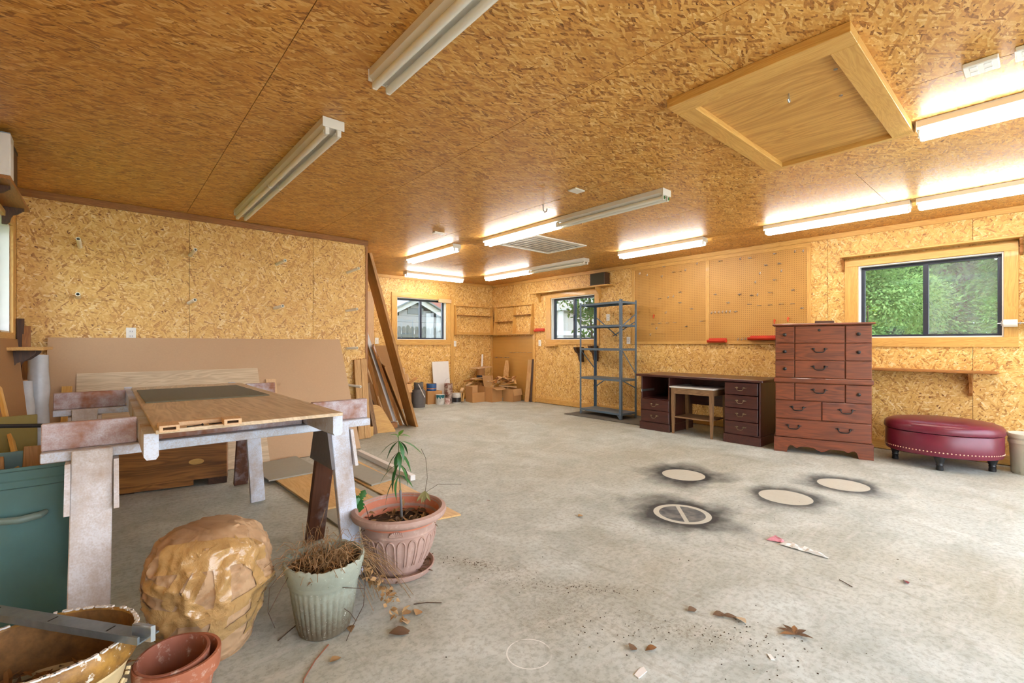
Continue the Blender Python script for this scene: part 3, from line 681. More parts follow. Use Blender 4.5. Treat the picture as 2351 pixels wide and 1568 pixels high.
m = MB(); m.tube([(0, 0, .018), (-.005, 0, .018), (-.005, 0, 0), (-.05, 0, 0), (-.055, 0, .01)], .0032, 5); m.tube([(-.006, -.022, .004), (-.006, .022, .004)], .003, 5); hk['t'] = pydata('hook', m.v, m.f, STEEL, 40)
m = MB(); m.tube([(0, -.02, 0), (-.03, -.02, 0), (-.03, .02, 0), (0, .02, 0)], .003, 5); hk['u'] = pydata('hook', m.v, m.f, STEEL, 40)
m = MB(); m.tube([(0, 0, 0), (-.01, 0, .015), (-.022, 0, .018), (-.03, 0, .01), (-.03, 0, -.02), (-.02, 0, -.03)], .008, 8); ORANGE = plain('orange_plastic', srgb(214, 82, 34), .4); hk['o'] = pydata('hook', m.v, m.f, ORANGE, 40)
def hook_px(k, u, v, label, group):
    r = (u-1175.5)/1068; dx = .657+r*.754; dy = .754-r*.657; t = (XR-.0145)/dx
    o = link('peg_hook', hk[k], None, Matrix.Translation((XR-.0145, dy*t, 1.15-(v-790)/1068*t))); tag(o, label, 'hook', group)
KIND = {'j': 'curved wire hook', 't': 'straight double pin hook', 'u': 'square loop hook'}
def ordinal(n): return str(n)+('th' if 10 < n % 100 < 14 else {1: 'st', 2: 'nd', 3: 'rd'}.get(n % 10, 'th'))
def hooks(items, ox, oy, sc, where, group):
    for n, (k, x, y) in enumerate(sorted(items, key=lambda q: q[1]), 1): hook_px(k, ox+x/sc, oy+y/sc, KIND[k]+' on the '+where+', '+ordinal(n)+' hook from its left edge', group)
hooks((('j', 195, 436), ('j', 280, 452), ('t', 470, 358), ('u', 580, 416), ('j', 445, 465), ('j', 710, 395), ('j', 842, 320), ('t', 650, 645), ('t', 650, 762), ('u', 420, 715), ('j', 515, 700), ('j', 575, 690), ('t', 780, 832), ('j', 490, 872), ('u', 345, 1000), ('u', 422, 990), ('u', 508, 988), ('u', 590, 985), ('j', 385, 1050), ('t', 722, 1030), ('u', 892, 968), ('j', 318, 1120)), 1430, 540, 4.9, 'left pegboard', 'hooks in the left pegboard')
hooks((('u', 1105, 292), ('j', 1328, 268), ('t', 1435, 262), ('t', 1712, 215), ('j', 1942, 185), ('j', 2035, 182), ('t', 1615, 343), ('t', 1765, 325), ('j', 1548, 432), ('j', 1790, 405), ('j', 1498, 530), ('t', 1712, 508), ('t', 1045, 672), ('t', 1318, 670), ('t', 1455, 682), ('j', 1522, 672), ('u', 1665, 645), ('t', 1918, 622), ('t', 1190, 765), ('u', 1432, 777), ('u', 1540, 793), ('u', 1665, 786), ('u', 1788, 776), ('u', 1915, 772), ('t', 2020, 825), ('j', 1005, 875), ('j', 1042, 870), ('j', 1085, 868), ('j', 1128, 866), ('j', 1168, 864), ('j', 1210, 862), ('t', 1275, 865), ('j', 1300, 1175), ('j', 1345, 1172), ('j', 1388, 1168)), 1430, 540, 4.9, 'right pegboard', 'hooks in the right pegboard')
for x, y, lab in ((356, 910, 'orange plastic hook on the left pegboard beside the rack'), (1714, 968, 'orange plastic hook above the dresser, left of the pair'), (1866, 942, 'orange plastic hook above the dresser, right of the pair')): hook_px('o', 1430+x/4.9, 540+y/4.9, lab, None)
hooks([('u', x, 100) for x in (1395, 1488, 1572, 1655, 1742, 1840, 1900)], 1050, 800, 11.2, 'corner pegboard upper row', 'hooks in the corner pegboard')
hooks([('u', x, 228) for x in (1020, 1135, 1240, 1320)], 1050, 800, 11.2, 'corner pegboard lower row', 'hooks in the corner pegboard')
def tray(label, y0, y1, z, w, mat):
    t_ = thing('tool_tray', label, 'tray', (XR-.015, 0, z)); m = MB(); m.prism([(0, 0), (-w*.8, 0), (-w, .022), (-w, .036), (-w+.006, .036), (-w*.8+.004, .008), (-.006, .008), (-.006, .06), (0, .06)], y0, y1, Matrix(((1, 0, 0, 0), (0, 0, 1, 0), (0, 1, 0, 0), (0, 0, 0, 1)))); m.build('tray', mat, t_, fix=True)
    B(t_, 'end_cap', mat, -w*.8, 0, y0-.004, y0, 0, .04, .002); B(t_, 'end_cap', mat, -w*.8, 0, y1, y1+.004, 0, .04, .002)
    return t_
RED = plain('red_plastic', srgb(206, 62, 36), .4, 0, .1, 12)
tray('orange red plastic tool tray under the pegboard divider', 2.87, 3.12, 1.172, .07, RED); tray('long red plastic tool tray half hidden by the dresser', 2.0, 2.56, 1.20, .10, RED)
t_ = tray('red plastic tray on the wall left of the rack window', 6.40, 6.66, 1.40, .05, RED); t_.location.x = XR-.0006
# ------------------------------------------------------------------ outlets
def outlet(label, p, plane, sgn=-1, slots=True):
    t = thing('wall_outlet', label, 'outlet', p)
    def q(nm, mat, a0, a1, z0, z1, d0, d1, bev=.001):
        lo, hi = sorted((sgn*d0, sgn*d1))
        return B(t, nm, mat, lo, hi, a0, a1, z0, z1, bev) if plane == 'yz' else B(t, nm, mat, a0, a1, lo, hi, z0, z1, bev)
    q('plate', PLATE, -.036, .036, -.058, .058, .0005, .007, .003)
    if slots:
        for z in (-.022, .022):
            q('socket', WHITEP, -.017, .017, z-.015, z+.015, .0062, .009, .003); q('slot', BLACK, -.009, -.006, z-.004, z+.006, .0085, .0094, 0); q('slot', BLACK, .006, .009, z-.004, z+.006, .0085, .0094, 0)
    else: q('toggle', WHITEP, -.006, .006, -.012, .012, .0065, .016, .002)
    return t
outlet('white double outlet on the partition just above the fibreboard', (.172, YP, 1.245), 'xz')
outlet('white switch plate on the far wall left of the leaning plank', (3.72, YB, 1.21), 'xz', slots=False); outlet('white switch plate on the far wall right of the house window', (5.43, YB, 1.16), 'xz', slots=False)
outlet('white outlet between corner pegboard and rack window', (XR, 6.53, 1.17), 'yz'); outlet('white outlet on the wall seen through the metal rack', (XR, 4.47, 1.21), 'yz'); outlet('pale outlet high on the wall behind the rack', (XR, 4.88, 1.60), 'yz')
# roll holder and white panel beside the big window
rh = thing('paper_roll_holder', 'white roll on a metal rod fixed to the right window casing', 'roll holder', (XR-.021, .215, 1.345))
tube(rh, 'rod', STEEL, [(-.045, .085, 0), (-.045, -.12, 0)], .005, 8); tube(rh, 'roll', plain('paper_roll', srgb(226, 222, 212), .8, 0, .05, 30), [(-.045, .045, 0), (-.045, -.045, 0)], .036, 20)
B(rh, 'arm', STEEL, -.05, .0, .055, .062, -.022, .022); B(rh, 'arm', STEEL, -.05, .0, -.066, -.059, -.012, .012)
wp = thing('wall_panel', 'white metal panel box at the right picture edge', 'panel', (XR-.0006, 0, 1.25))
B(wp, 'box', WHITEM, -.09, 0, -.30, .105, .02, .93, .004); B(wp, 'door', WHITEM, -.096, -.0902, -.27, .09, .06, .89, .003)
# ------------------------------------------------------------------ tool racks in the far corner
def corner_rack(label, M, L, cols):
    """wall rack lying along local x (0..L), wall at local y=0, projecting to -y"""
    t = thing('tool_rack', label, 'tool rack'); t.matrix_basis = M; H0 = .61
    B(t, 'bottom_shelf', PINE, 0, L, -.115, -.001, 0, .018); B(t, 'top_rail', PINE, .018, L-.018, -.05, -.001, H0-.018, H0)
    for x in (0, L-.018):
        m = MB(); m.prism([(-.001, .0181), (-.112, .0181), (-.05, H0), (-.001, H0)], x, x+.018, Matrix(((0, 0, 1, 0), (1, 0, 0, 0), (0, 1, 0, 0), (0, 0, 0, 1)))); m.build('side_panel', PINE('z'), t, fix=True)
    B(t, 'back_rail', PINE, .018, L-.018, -.012, -.001, .0181, .06)
    for a, b, z in cols:
        n = max(4, int((b-a)/.045)); pts = [(a, -.001), (b, -.001)]
        for k in range(n, 0, -1):
            w = (b-a)/n; x0 = a+w*(k-1); pts += [(x0+w*.98, -.075), (x0+w*.7, -.075), (x0+w*.65, -.045), (x0+w*.35, -.045), (x0+w*.3, -.075), (x0+w*.02, -.075)]
        m = MB(); m.prism(pts, z, z+.014); m.build('notched_rail', PINE_D('x'), t, fix=True)
    return t
corner_rack('pine tool rack on the far wall beside the house window', Matrix.Translation((5.41, YB-.0005, 1.345)), .97, [(.018, .952, .395)])
cr = corner_rack('pine tool rack on the right wall in the far corner', Matrix.Translation((XR-.0005, 7.86, 1.345)) @ Matrix.Rotation(R(-90), 4, 'Z'), 1.16, [(.018, .60, .27), (.62, 1.142, .39)])
m = MB(); m.prism([(-.001, .0181), (-.10, .0181), (-.05, .592), (-.001, .592)], .602, .618, Matrix(((0, 0, 1, 0), (1, 0, 0, 0), (0, 1, 0, 0), (0, 0, 0, 1)))); m.build('divider', PINE('z'), cr, fix=True)
tag(B(None, 'wood_offcut', PALEW, 5.02, 5.318, YB-.045, YB-.0205, 1.985, 2.06), 'pale wood offcut nailed at the top corner of the house window', 'offcut')
# ------------------------------------------------------------------ pipe pegs on the partition
def pipe_peg(label, x, z, tx, tz, L=.20, dark=False):
    """pvc pipe stub; base on wall at (x, z), tip offset (tx, tz)"""
    t = thing('pipe_peg', label, 'pipe', (x, YP-.0005, z), 0, 'pipe pegs on the partition'); tip = Vector((tx, -L, tz))
    m = MB(); pr = [(.0165, 0), (.0165, 1), (.0115, 1), (.0115, .12)]
    d = tip.normalized(); a = d.orthogonal().normalized(); c = d.cross(a); n = 16
    for r, f in pr:
        for k in range(n):
            an = 2*math.pi*k/n; m.v.append(tuple(tip*f+(a*math.cos(an)+c*math.sin(an))*r))
    for i in range(3):
        for k in range(n): m.f.append((i*n+k, i*n+(k+1) % n, (i+1)*n+(k+1) % n, (i+1)*n+k))
    m.build('pipe', PVC, t, smooth=40)
    m2 = MB(); m2.v = [tuple(tip*.13+(a*math.cos(2*math.pi*k/n)+c*math.sin(2*math.pi*k/n))*.0114) for k in range(n)]; m2.f = [tuple(range(n))]; m2.build('bore', BLACK, t)
# world positions of the wall end, then the tip offset
for lab, x, z, tx, tz in (
    ('pale pipe peg in the top row nearest the left window', -.175, 2.005, -.005, .035), ('pale pipe peg in the second row nearest the left window', -.183, 1.56, 0, .012),
    ('pale pipe peg in the top row at the first sheet seam', .625, 2.03, .02, .03), ('pale pipe peg in the second row at the first sheet seam', .612, 1.555, .03, .02),
    ('pale pipe peg in the top row near the second sheet seam', 1.415, 2.03, .035, .02), ('pale pipe peg in the second row near the second sheet seam', 1.395, 1.545, .03, .015),
    ('pale pipe peg in the top row by the partition end', 2.205, 2.02, .06, .035), ('pale pipe peg in the second row by the partition end', 2.195, 1.555, .05, .012),
    ('pale pipe peg in the third row by the partition end', 2.195, 1.10, .05, .004), ('pale pipe peg lowest of all beside the sawhorse rail', 2.20, .21, .09, -.012), ('pale pipe peg in the fourth row crossing the pine plank', 2.20, .655, .09, -.014)):
    pipe_peg(lab, x, z, tx, tz)
# ------------------------------------------------------------------ sheets leaning on the partition
def leaning_sheet(name, label, cat, mat, x0, x1, yb, yt, z1, th, z0=0):
    """sheet along x, foot at y=yb, top edge at y=yt, z1"""
    L = math.hypot(yt-yb, z1-z0); a = math.atan2(yt-yb, z1-z0)
    m = Matrix.Translation((0, yb, z0)) @ Matrix.Rotation(-a, 4, 'X')
    bx_ = MB(); bx_.box(-(x1-x0)/2, (x1-x0)/2, -th, 0, 0, L)
    o = bx_.build(name, mat, None, m @ Matrix.Translation(((x0+x1)/2, 0, 0))); return tag(o, label, cat)
leaning_sheet('fibreboard_sheet', 'large tan fibreboard sheet leaning along the partition behind the workbench', 'sheet', FIBRE, -.375, 2.105, 4.955, 5.57, 1.20, .016)
leaning_sheet('plywood_strip', 'long narrow plywood strip leaning on the fibreboard sheet', 'board', PLYOLD('x'), -.19, 1.185, 4.90, 5.40, .895, .012)
def lean_board(name, label, p, q, w, t, mat, up, cat='board', group=None):
    o = beam(None, name, mat, p, q, w, t, up); tag(o, label, cat, group); return o
lean_board('pine_board', 'yellow pine board leaning on the left end of the fibreboard', (-.245, 4.93, .0), (-.245, 5.30, .80), .065, .02, PINE, (0, -1, .4))
lean_board('pale_board', 'pale board leaning on the fibreboard right of the workbench', (1.275, 4.97, .003), (1.29, 5.31, .785), .10, .018, PALEW, (0, -1, .4))
lean_board('brown_board', 'brown board beside the pale one behind the workbench legs', (1.165, 4.97, .003), (1.175, 5.30, .70), .09, .018, FIR, (0, -1, .4))
# two-board plank at the end of the partition
pk = thing('plank', 'knotty pine plank standing against the partition end', 'plank', (2.37, 5.455, 0))
beam(pk, 'board', FIR, (-.04, 0, .0), (-.06, .09, .96), .078, .035, (0, -1, .1)); beam(pk, 'board', FIR, (.04, .0, .0), (.02, .09, .965), .076, .035, (0, -1, .1))
tag(B(None, 'pine_offcut', PINE, 2.43, 2.52, 5.53, 5.573, 0, .12), 'short pine offcut on the floor behind the knotty plank', 'offcut')
# ------------------------------------------------------------------ boards leaning inside the alcove
def alc(name, label, top, foot, w, t, mat, cat='board', facing=(1, -.55, .35)):
    lean_board(name, label, foot, top, w, t, mat, facing, cat)
alc('dark_plank', 'tall dark brown plank leaning from floor to ceiling in the alcove', (2.50, 5.70, 2.31), (3.255, 5.86, .0), .24, .036, BROWNW, 'plank', (1, 0, .33))
alc('white_trim_strip', 'white painted strip leaning among the brown boards', (2.50, 5.72, 1.31), (3.10, 6.06, .0), .075, .014, WHITEP, 'strip', (.6, -.8, .2))
alc('thin_white_strip', 'thin pale strip leaning left of the white painted strip', (2.492, 5.74, .94), (3.03, 6.17, .0), .026, .014, PALEW, 'strip', (.6, -.8, .2))
alc('brown_board', 'brown board leaning just left of the white painted strip', (2.53, 5.78, 1.27), (3.06, 6.19, .0), .10, .018, BROWNW, 'board', (.6, -.8, .2))
alc('brown_board', 'brown board leaning just right of the white painted strip', (2.60, 5.72, 1.13), (3.15, 6.02, .0), .085, .018, PINE_D, 'board', (.8, -.6, .3))
alc('wide_brown_panel', 'wide brown panel leaning behind the dark plank', (2.79, 5.83, .87), (3.21, 5.97, .0), .17, .018, BROWNW, 'panel', (1, -.25, .5))
alc('brown_board', 'middle brown board between the white strip and the tall plank', (2.70, 5.80, 1.0), (3.17, 6.02, .0), .10, .018, PINE_D, 'board', (.9, -.5, .4))
alc('brown_board', 'narrow brown board at the very left of the leaning boards', (2.50, 5.73, 1.08), (2.95, 6.12, .0), .06, .018, PINE_D, 'board', (.6, -.8, .2))
alc('dark_board', 'dark board low behind the thin pale strip', (2.492, 5.80, .62), (2.98, 6.30, .0), .12, .018, DARKW, 'board', (.6, -.8, .2))
alc('grey_board', 'short grey board standing nearest the partition end', (2.485, 5.69, .655), (2.585, 5.66, .0), .055, .10, OLDW, 'board', (.1, -1, 0))
hb = leaning_sheet('hardboard_sheet', 'brown hardboard sheet standing in the alcove behind the leaning boards', 'sheet', FIBRE_D, 2.74, 3.34, 6.42, 6.48, 1.13, .006)
m = MB(); cp = [(0, 0), (.36, 0), (.36, .02), (.20, .30), (.16, .345), (.12, .365), (.0, .38)]
m.prism(cp, 0, .02); mtx = frame_mtx((2.56, 5.72, 0), (2.87, 5.68, 0)); mtx.translation = Vector((2.50, 5.66, .001))
mm = Matrix.Translation((2.51, 5.70, .002)) @ Matrix.Rotation(R(-12), 4, 'Z') @ Matrix.Rotation(R(90), 4, 'X')
tag(m.build('curved_panel', PINE('x'), None, mm, fix=True), 'tan board with a rounded corner standing among the leaning boards', 'board')
tag(B(None, 'pine_block', PINE_D, 2.86, 3.02, 5.86, 5.96, .0, .075), 'brown pine block on the floor by the rounded board', 'block')
# ------------------------------------------------------------------ sawhorse workbench
def mat_overspray(name, base_d, base_l, amt, tint=(.78, .82, .90)):
    g = G(name); v = g.coord(); n = g.noise(v, 4.2, 4, .7); f = g.noise(v, 170, 2, .6); gr = g.noise(g.mapping(v, (6, 70, 70)), 1, 3)
    c = g.mix(gr, base_d, base_l)
    k = g.math('ADD', g.math('MULTIPLY', g.math('SUBTRACT', n, .5), 3.4), amt); k = g.math('MULTIPLY', k, g.math('MULTIPLY_ADD', f, 1.3, .25), clamp=True)
    return g.fin(g.mix(k, c, tint), .7)
SPRAY = mat_overspray('oversprayed_board', srgb(124, 74, 50), srgb(172, 120, 90), .34, srgb(206, 210, 222))
SPRAYW = mat_overspray('whitewashed_board', srgb(140, 112, 86), srgb(186, 160, 130), .80, srgb(204, 214, 230))
SPRAYL = mat_overspray('sprayed_leg', srgb(150, 128, 108), srgb(186, 166, 146), .6, srgb(212, 212, 216))
BROWNL = mat_overspray('brown_leg', srgb(60, 34, 24), srgb(112, 68, 46), .02, srgb(170, 168, 176))
def sawhorse(label, yc, x0, x1, rz=0):
    t = thing('sawhorse', label, 'sawhorse', ((x0+x1)/2, yc, 0), rz); h = (x1-x0)/2
    B(t, 'rail', SPRAYW, -h, h, -.045, .045, .707, .745, .003)
    cx_ = (x0+x1)/2
    for a, b in ((x0, .095), (.1405, .746), (.7985, x1)): B(t, 'top_board', SPRAY, a-cx_, b-cx_, -.004, .034, .7455, .848 if a != .1405 else .83, .003)
    for sx, xf, wl, ml, mb in ((-1, -h+.145, .118, SPRAYL, SPRAYL), (1, h-.185, .092, SPRAYW, BROWNL)):
        for sy in (-1, 1):
            mat = ml if sy < 0 else mb
            foot = Vector((xf+sx*.01, -.245 if sy < 0 else .335, 0)); top = Vector((xf, sy*.066, .745 if sy < 0 else .72)); d = (top-foot).normalized()
            beam(t, 'leg', mat, foot+d*.012, top, wl if sy < 0 else .10, .036, (0, -sy, .4), .003)
        m = MB(); m.prism([(-.10, .705), (.10, .705), (.165, .53), (-.165, .53)], 0, .016, Matrix(((0, 0, 1, xf+sx*(.078 if sx < 0 else .051)), (1, 0, 0, 0), (0, 1, 0, 0), (0, 0, 0, 1))) if sx > 0 else Matrix(((0, 0, 1, xf-.0765), (1, 0, 0, 0), (0, 1, 0, 0), (0, 0, 0, 1))))
        m.build('gusset', SPRAYL, t, fix=True)
        m = MB(); m.prism([(-.10, .705), (.10, .705), (.165, .53), (-.165, .53)], 0, .016, Matrix(((0, 0, 1, xf+(.0605 if sx < 0 else -.0675)), (1, 0, 0, 0), (0, 1, 0, 0), (0, 0, 0, 1))))
        m.build('gusset', SPRAYL if sx < 0 else plain('grey_ply', srgb(108, 104, 106), .7, 0, .2, 40), t, fix=True)
    for px_ in (-.035, .035):
        lathe(t, 'screw', STEEL, [(.0001, .003), (.006, .002), (.007, 0)], 8, loc=(-h+.145+px_, -.088, .715), rot=(R(70), 0, 0))
    return t
sawhorse('white sprayed sawhorse under the near end of the plywood bench top', 2.475, -.185, 1.09)
sawhorse('white sprayed sawhorse under the far end of the plywood bench top', 3.985, -.245, 1.0)
def crossbeam(label, x, y0, y1):
    t = thing('crossbeam', label, 'beam', (x, y0, .7455)); L = y1-y0
    m = MB(); m.prism([(-.021, .012), (-.013, 0), (.013, 0), (.021, .012), (.021, .092), (-.021, .092)], 0, L, Matrix(((1, 0, 0, 0), (0, 0, 1, 0), (0, 1, 0, 0), (0, 0, 0, 1)))); m.build('beam', SPRAYW, t, fix=True)
    return t
crossbeam('white beam under the left edge of the bench top with a split end', .118, 2.05, 4.40); crossbeam('white beam under the right edge of the bench top', .7725, 2.06, 4.40)
tag(B(None, 'bench_top', PLYOLD, .128, .778, 2.015, 4.10, .838, .852, .001), 'weathered plywood sheet lying as bench top over the sawhorses', 'bench top')
m = MB(); m.prism([(.148, 2.965), (.712, 2.955), (.70, 3.80), (.10+.045, 3.79)], .8525, .8585); tag(m.build('rubber_mat', plain('dark_mat', srgb(112, 108, 88), .9, 0, .2, 70), fix=True), 'dark olive rubber mat lying on the bench top', 'mat')
JIG = PALEW('y')
jg = thing('wooden_jig', 'pale wooden jig with two slotted blocks at the bench edge', 'jig', (.25, 2.05, .8522), R(-2))
def slotted(parent, x, y):
    m = MB(); W, L, Hh = .056, .085, .022
    for bx_ in ((-W/2, W/2, 0, L, 0, .006), (-W/2, W/2, 0, L, Hh-.006, Hh), (-W/2, -W/2+.01, 0, L, .006, Hh-.006), (W/2-.01, W/2, 0, L, .006, Hh-.006), (-W/2+.01, W/2-.01, L-.02, L, .006, Hh-.006)): m.box(*bx_)
    m.build('slotted_block', JIG, parent, Matrix.Translation((x, y, 0)))
slotted(jg, -.085, -.10); slotted(jg, .105, -.075)
B(jg, 'backing_strip', JIG, -.115, .145, .012, .045, 0, .016); B(jg, 'side_strip', PALEW, -.115, -.09, .045, .075, 0, .012)
for k, (x, y, r) in enumerate(((-.01, -.03, 20), (.06, -.02, 10))):
    m = MB(); m.tube([(-.025, 0, .003), (.025, 0, .003)], .002, 6); m.tube([(.025, 0, .003), (.028, 0, .003)], .005, 8)
    tag(m.build('screw', DARKBRONZE, None, Matrix.Translation((.25+x, 2.05+y, .8522)) @ Matrix.Rotation(R(r), 4, 'Z'), 40), ('dark screw on the bench beside the left slotted block', 'dark screw on the bench beside the right slotted block')[k], 'screw')
# oak plywood box under the bench
bxm = thing('plywood_box', 'brown oak plywood box on the floor under the workbench', 'box', (.058, 4.61, 0), R(-11.4))
B(bxm, 'front', OAKPLY, 0, .71, 0, .018, .055, .50); B(bxm, 'back', OAKPLY, 0, .71, .262, .28, .055, .50)
B(bxm, 'side', OAKPLY, 0, .018, .018, .262, .055, .50); B(bxm, 'side', OAKPLY, .692, .71, .018, .262, .055, .50); B(bxm, 'top', OAKPLY, 0, .71, 0, .28, .5002, .518)
B(bxm, 'runner', OAKPLY, .02, .50, .02, .26, .02, .055) if False else None
B(bxm, 'foot', DARKW, .0, .10, .02, .27, 0, .055); B(bxm, 'foot', DARKW, .58, .71, .004, .27, 0, .055); B(bxm, 'skirt', OAKPLY, 0, .48, .001, .017, .012, .0549)
lathe(bxm, 'knot_plug', PINE('x'), [(.0001, .003), (.05, .002), (.052, 0)], 20, loc=(.50, 0, .20), rot=(R(90), 0, 0), sy=.45)
# ------------------------------------------------------------------ sheets lying on the floor
GREYB = plain('grey_hardboard', srgb(158, 158, 146), .6, 0, .08, 30)
def flat(name, label, mat, poly, z0, z1, cat='sheet'):
    m = MB(); c = Vector((sum(p[0] for p in poly)/len(poly), sum(p[1] for p in poly)/len(poly), 0))
    m.prism([(x-c.x, y-c.y) for x, y in poly], 0, z1-z0); return tag(m.build(name, mat, None, Matrix.Translation((c.x, c.y, z0)), fix=True), label, cat)
flat('grey_sheet', 'grey hardboard sheet lowest in the stack under the sawhorse leg', GREYB, [(1.10, 2.88), (1.56, 2.90), (1.50, 4.25), (1.06, 4.2)], .0005, .012)
flat('plywood_sheet', 'long plywood strip on the floor with its tip behind the big terracotta pot', PLY('y'), [(1.58, 2.62), (1.79, 2.575), (1.86, 4.55), (1.57, 4.6)], .0005, .011)
flat('plywood_sheet', 'yellow plywood sheet on the floor behind the brown sawhorse leg', PLY('y'), [(1.09, 3.24), (1.48, 3.23), (1.46, 4.45), (1.05, 4.40)], .0125, .026)
flat('grey_sheet', 'grey hardboard sheet topmost in the stack by the far sawhorse leg', GREYB, [(1.0, 4.17), (1.44, 4.19), (1.42, 4.90), (.985, 4.80)], .0265, .038)
flat('grey_sheet', 'narrow grey sheet on the plywood strip next to the white post', GREYB, [(1.60, 3.55), (1.81, 3.60), (1.79, 4.72), (1.56, 4.80)], .0115, .024)
lean_board('white_post', 'white painted post lying on the floor behind the terracotta pot', (1.985, 4.70, .024), (1.945, 3.50, .024), .046, .046, WHITEP, (0, 0, 1), 'post')
# ------------------------------------------------------------------ left edge
sh = thing('bracket_shelf', 'dark underside shelf with curved brackets above the left window', 'shelf', (0, 0, 0))
B(sh, 'board', PINE_D, XL+.0006, -.43, 4.04, 4.975, 2.128, 2.150)
for y in (4.22, 4.86): bracket(sh, 'bracket', DARKW('z'), XL+.0006, y, 2.128, .11, .125, .02, 1)
lb = thing('storage_box', 'dark box on the shelf above the left window', 'box', (-.49, 4.22, 2.1505)); B(lb, 'case', DARKW, -.06, .055, -.02, .16, 0, .215, .004); B(lb, 'lid', BLACK, -.062, .057, -.022, .162, .2155, .235, .003)
lb = thing('white_carton', 'white carton at the left picture edge on the high shelf', 'carton', (-.49, 4.10, 2.1505)); B(lb, 'carton', WHITEP, -.045, .06, -.055, .07, 0, .25, .003); B(lb, 'blue_flap', plain('pale_blue', srgb(150, 170, 190), .5), -.043, .058, -.053, .068, .2505, .256, .001)
s = thing('sill_shelf', 'thin shelf with dark brackets below the left window', 'shelf', (0, 0, 0))
B(s, 'board', PINE, XL+.0006, -.315, 4.35, 5.10, 1.108, 1.130)
for y in (4.60, 4.98): bracket(s, 'bracket', DARKW('z'), XL+.0006, y, 1.108, .19, .20, .02, 1)
pbm = MB(); pbm.box(-.62, .62, -.018, 0, 0, 1.19)
tag(pbm.build('particle_board', FIBRE_D, None, Matrix.Translation((-.40, 4.27, 0)) @ Matrix.Rotation(R(-90), 4, 'Z') @ Matrix.Rotation(R(5), 4, 'X') @ Matrix.Rotation(R(180), 4, 'Z')), 'tan particle board sheet leaning against the left wall', 'sheet')
PLAST = plain('clear_plastic_roll', srgb(190, 194, 200), .25, 0, .22, 14)
for lab, x, y, x2, y2, r, h_ in (('tall roll of clear plastic film in the left corner', -.395, 5.16, -.41, 5.28, .062, 1.06), ('shorter roll of white plastic film beside the tall one', -.43, 5.02, -.48, 5.18, .05, .86)):
    t = thing('plastic_roll', lab, 'roll', (x, y, 0)); d = Vector((x2-x, y2-y, h_))
    m = MB(); N = 9; m.tube([d*(k/(N-1)) for k in range(N)], [r*(1+.10*math.sin(k*2.3)) for k in range(N)], 18); m.build('film', PLAST, t, smooth=45)
    m = MB(); m.tube([d*.99, d*1.012], r*.45, 12); m.build('core', CARD, t, smooth=45)
lean_board('thin_lath', 'orange pine lath leaning out of the green bin', (-.24, 2.88, .35), (-.42, 3.55, .93), .032, .016, PINE, (.9, 0, .4), 'lath')
tube_o = tube(None, 'black_pipe', BLACK, [(-.50, 3.05, .80), (-.20, 3.02, .775)], .009, 8); tag(tube_o, 'thin black pipe end behind the left sawhorse', 'pipe')
lean_board('tall_stick', 'dark stick standing in the left corner beside the window casing', (-.53, 5.50, .0), (-.535, 5.55, 1.36), .045, .02, DARKW, (0, -1, .1), 'stick')
lean_board('corner_board', 'narrow brown board standing in the left corner', (-.49, 5.46, .0), (-.50, 5.55, 1.30), .05, .02, PINE_D, (0, -1, .1), 'board')
# ------------------------------------------------------------------ green bin
BIN = plain('green_plastic', srgb(88, 128, 128), .42, 0, .18, 6, .03)
bn = thing('trash_bin', 'large blue green plastic bin with offcuts at the left edge', 'bin', (-.265, 2.93, 0))
def rsq(t, p=5): c, s_ = abs(math.cos(t)), abs(math.sin(t)); return 1/((c**p+s_**p)**(1/p))
lathe(bn, 'body', BIN, [(.0001, 0), (.165, 0), (.172, .01), (.178, .12), (.198, .53), (.200, .565), (.207, .57), (.209, .595), (.204, .60), (.207, .635), (.213, .64), (.214, .652), (.205, .652), (.199, .63), (.168, .03), (.0001, .025)], 48, lambda t, i, z, r: rsq(t, 4.5))
hd = MB(); hd.tube([(-.075, -.20, .455), (-.06, -.226, .452), (0, -.232, .445), (.06, -.226, .452), (.075, -.20, .455)], [.010, .014, .015, .014, .010], 8); hd.build('handle', plain('pale_handle', srgb(120, 142, 136), .4), bn, smooth=45)
for k, (x, y, x2, y2, z2, w, mt_, lab) in enumerate(((-.10, .05, -.13, .12, .66, .06, DARKW, 'dark brown offcut in the green bin at the back left'), (.0, .06, .02, .14, .65, .08, BROWNW, 'reddish offcut in the middle of the green bin'), (.10, .02, .13, .06, .655, .04, PINE_D, 'narrow brown offcut at the right side of the green bin'), (-.05, -.05, -.09, -.02, .64, .05, BROWNW, 'short brown offcut at the front of the green bin'))):
    lean_board('wood_offcut', lab, (-.265+x, 2.93+y, .03), (-.265+x2, 2.93+y2, z2+.03), w, .02, mt_, (0, -1, .2), 'offcut', 'offcuts in the green bin')
lean_board('cloth_board', 'olive board behind the green bin', (-.36, 3.22, .0), (-.37, 3.30, .80), .22, .02, plain('olive_board', srgb(132, 118, 66), .8, 0, .15, 8), (0, -1, .1))
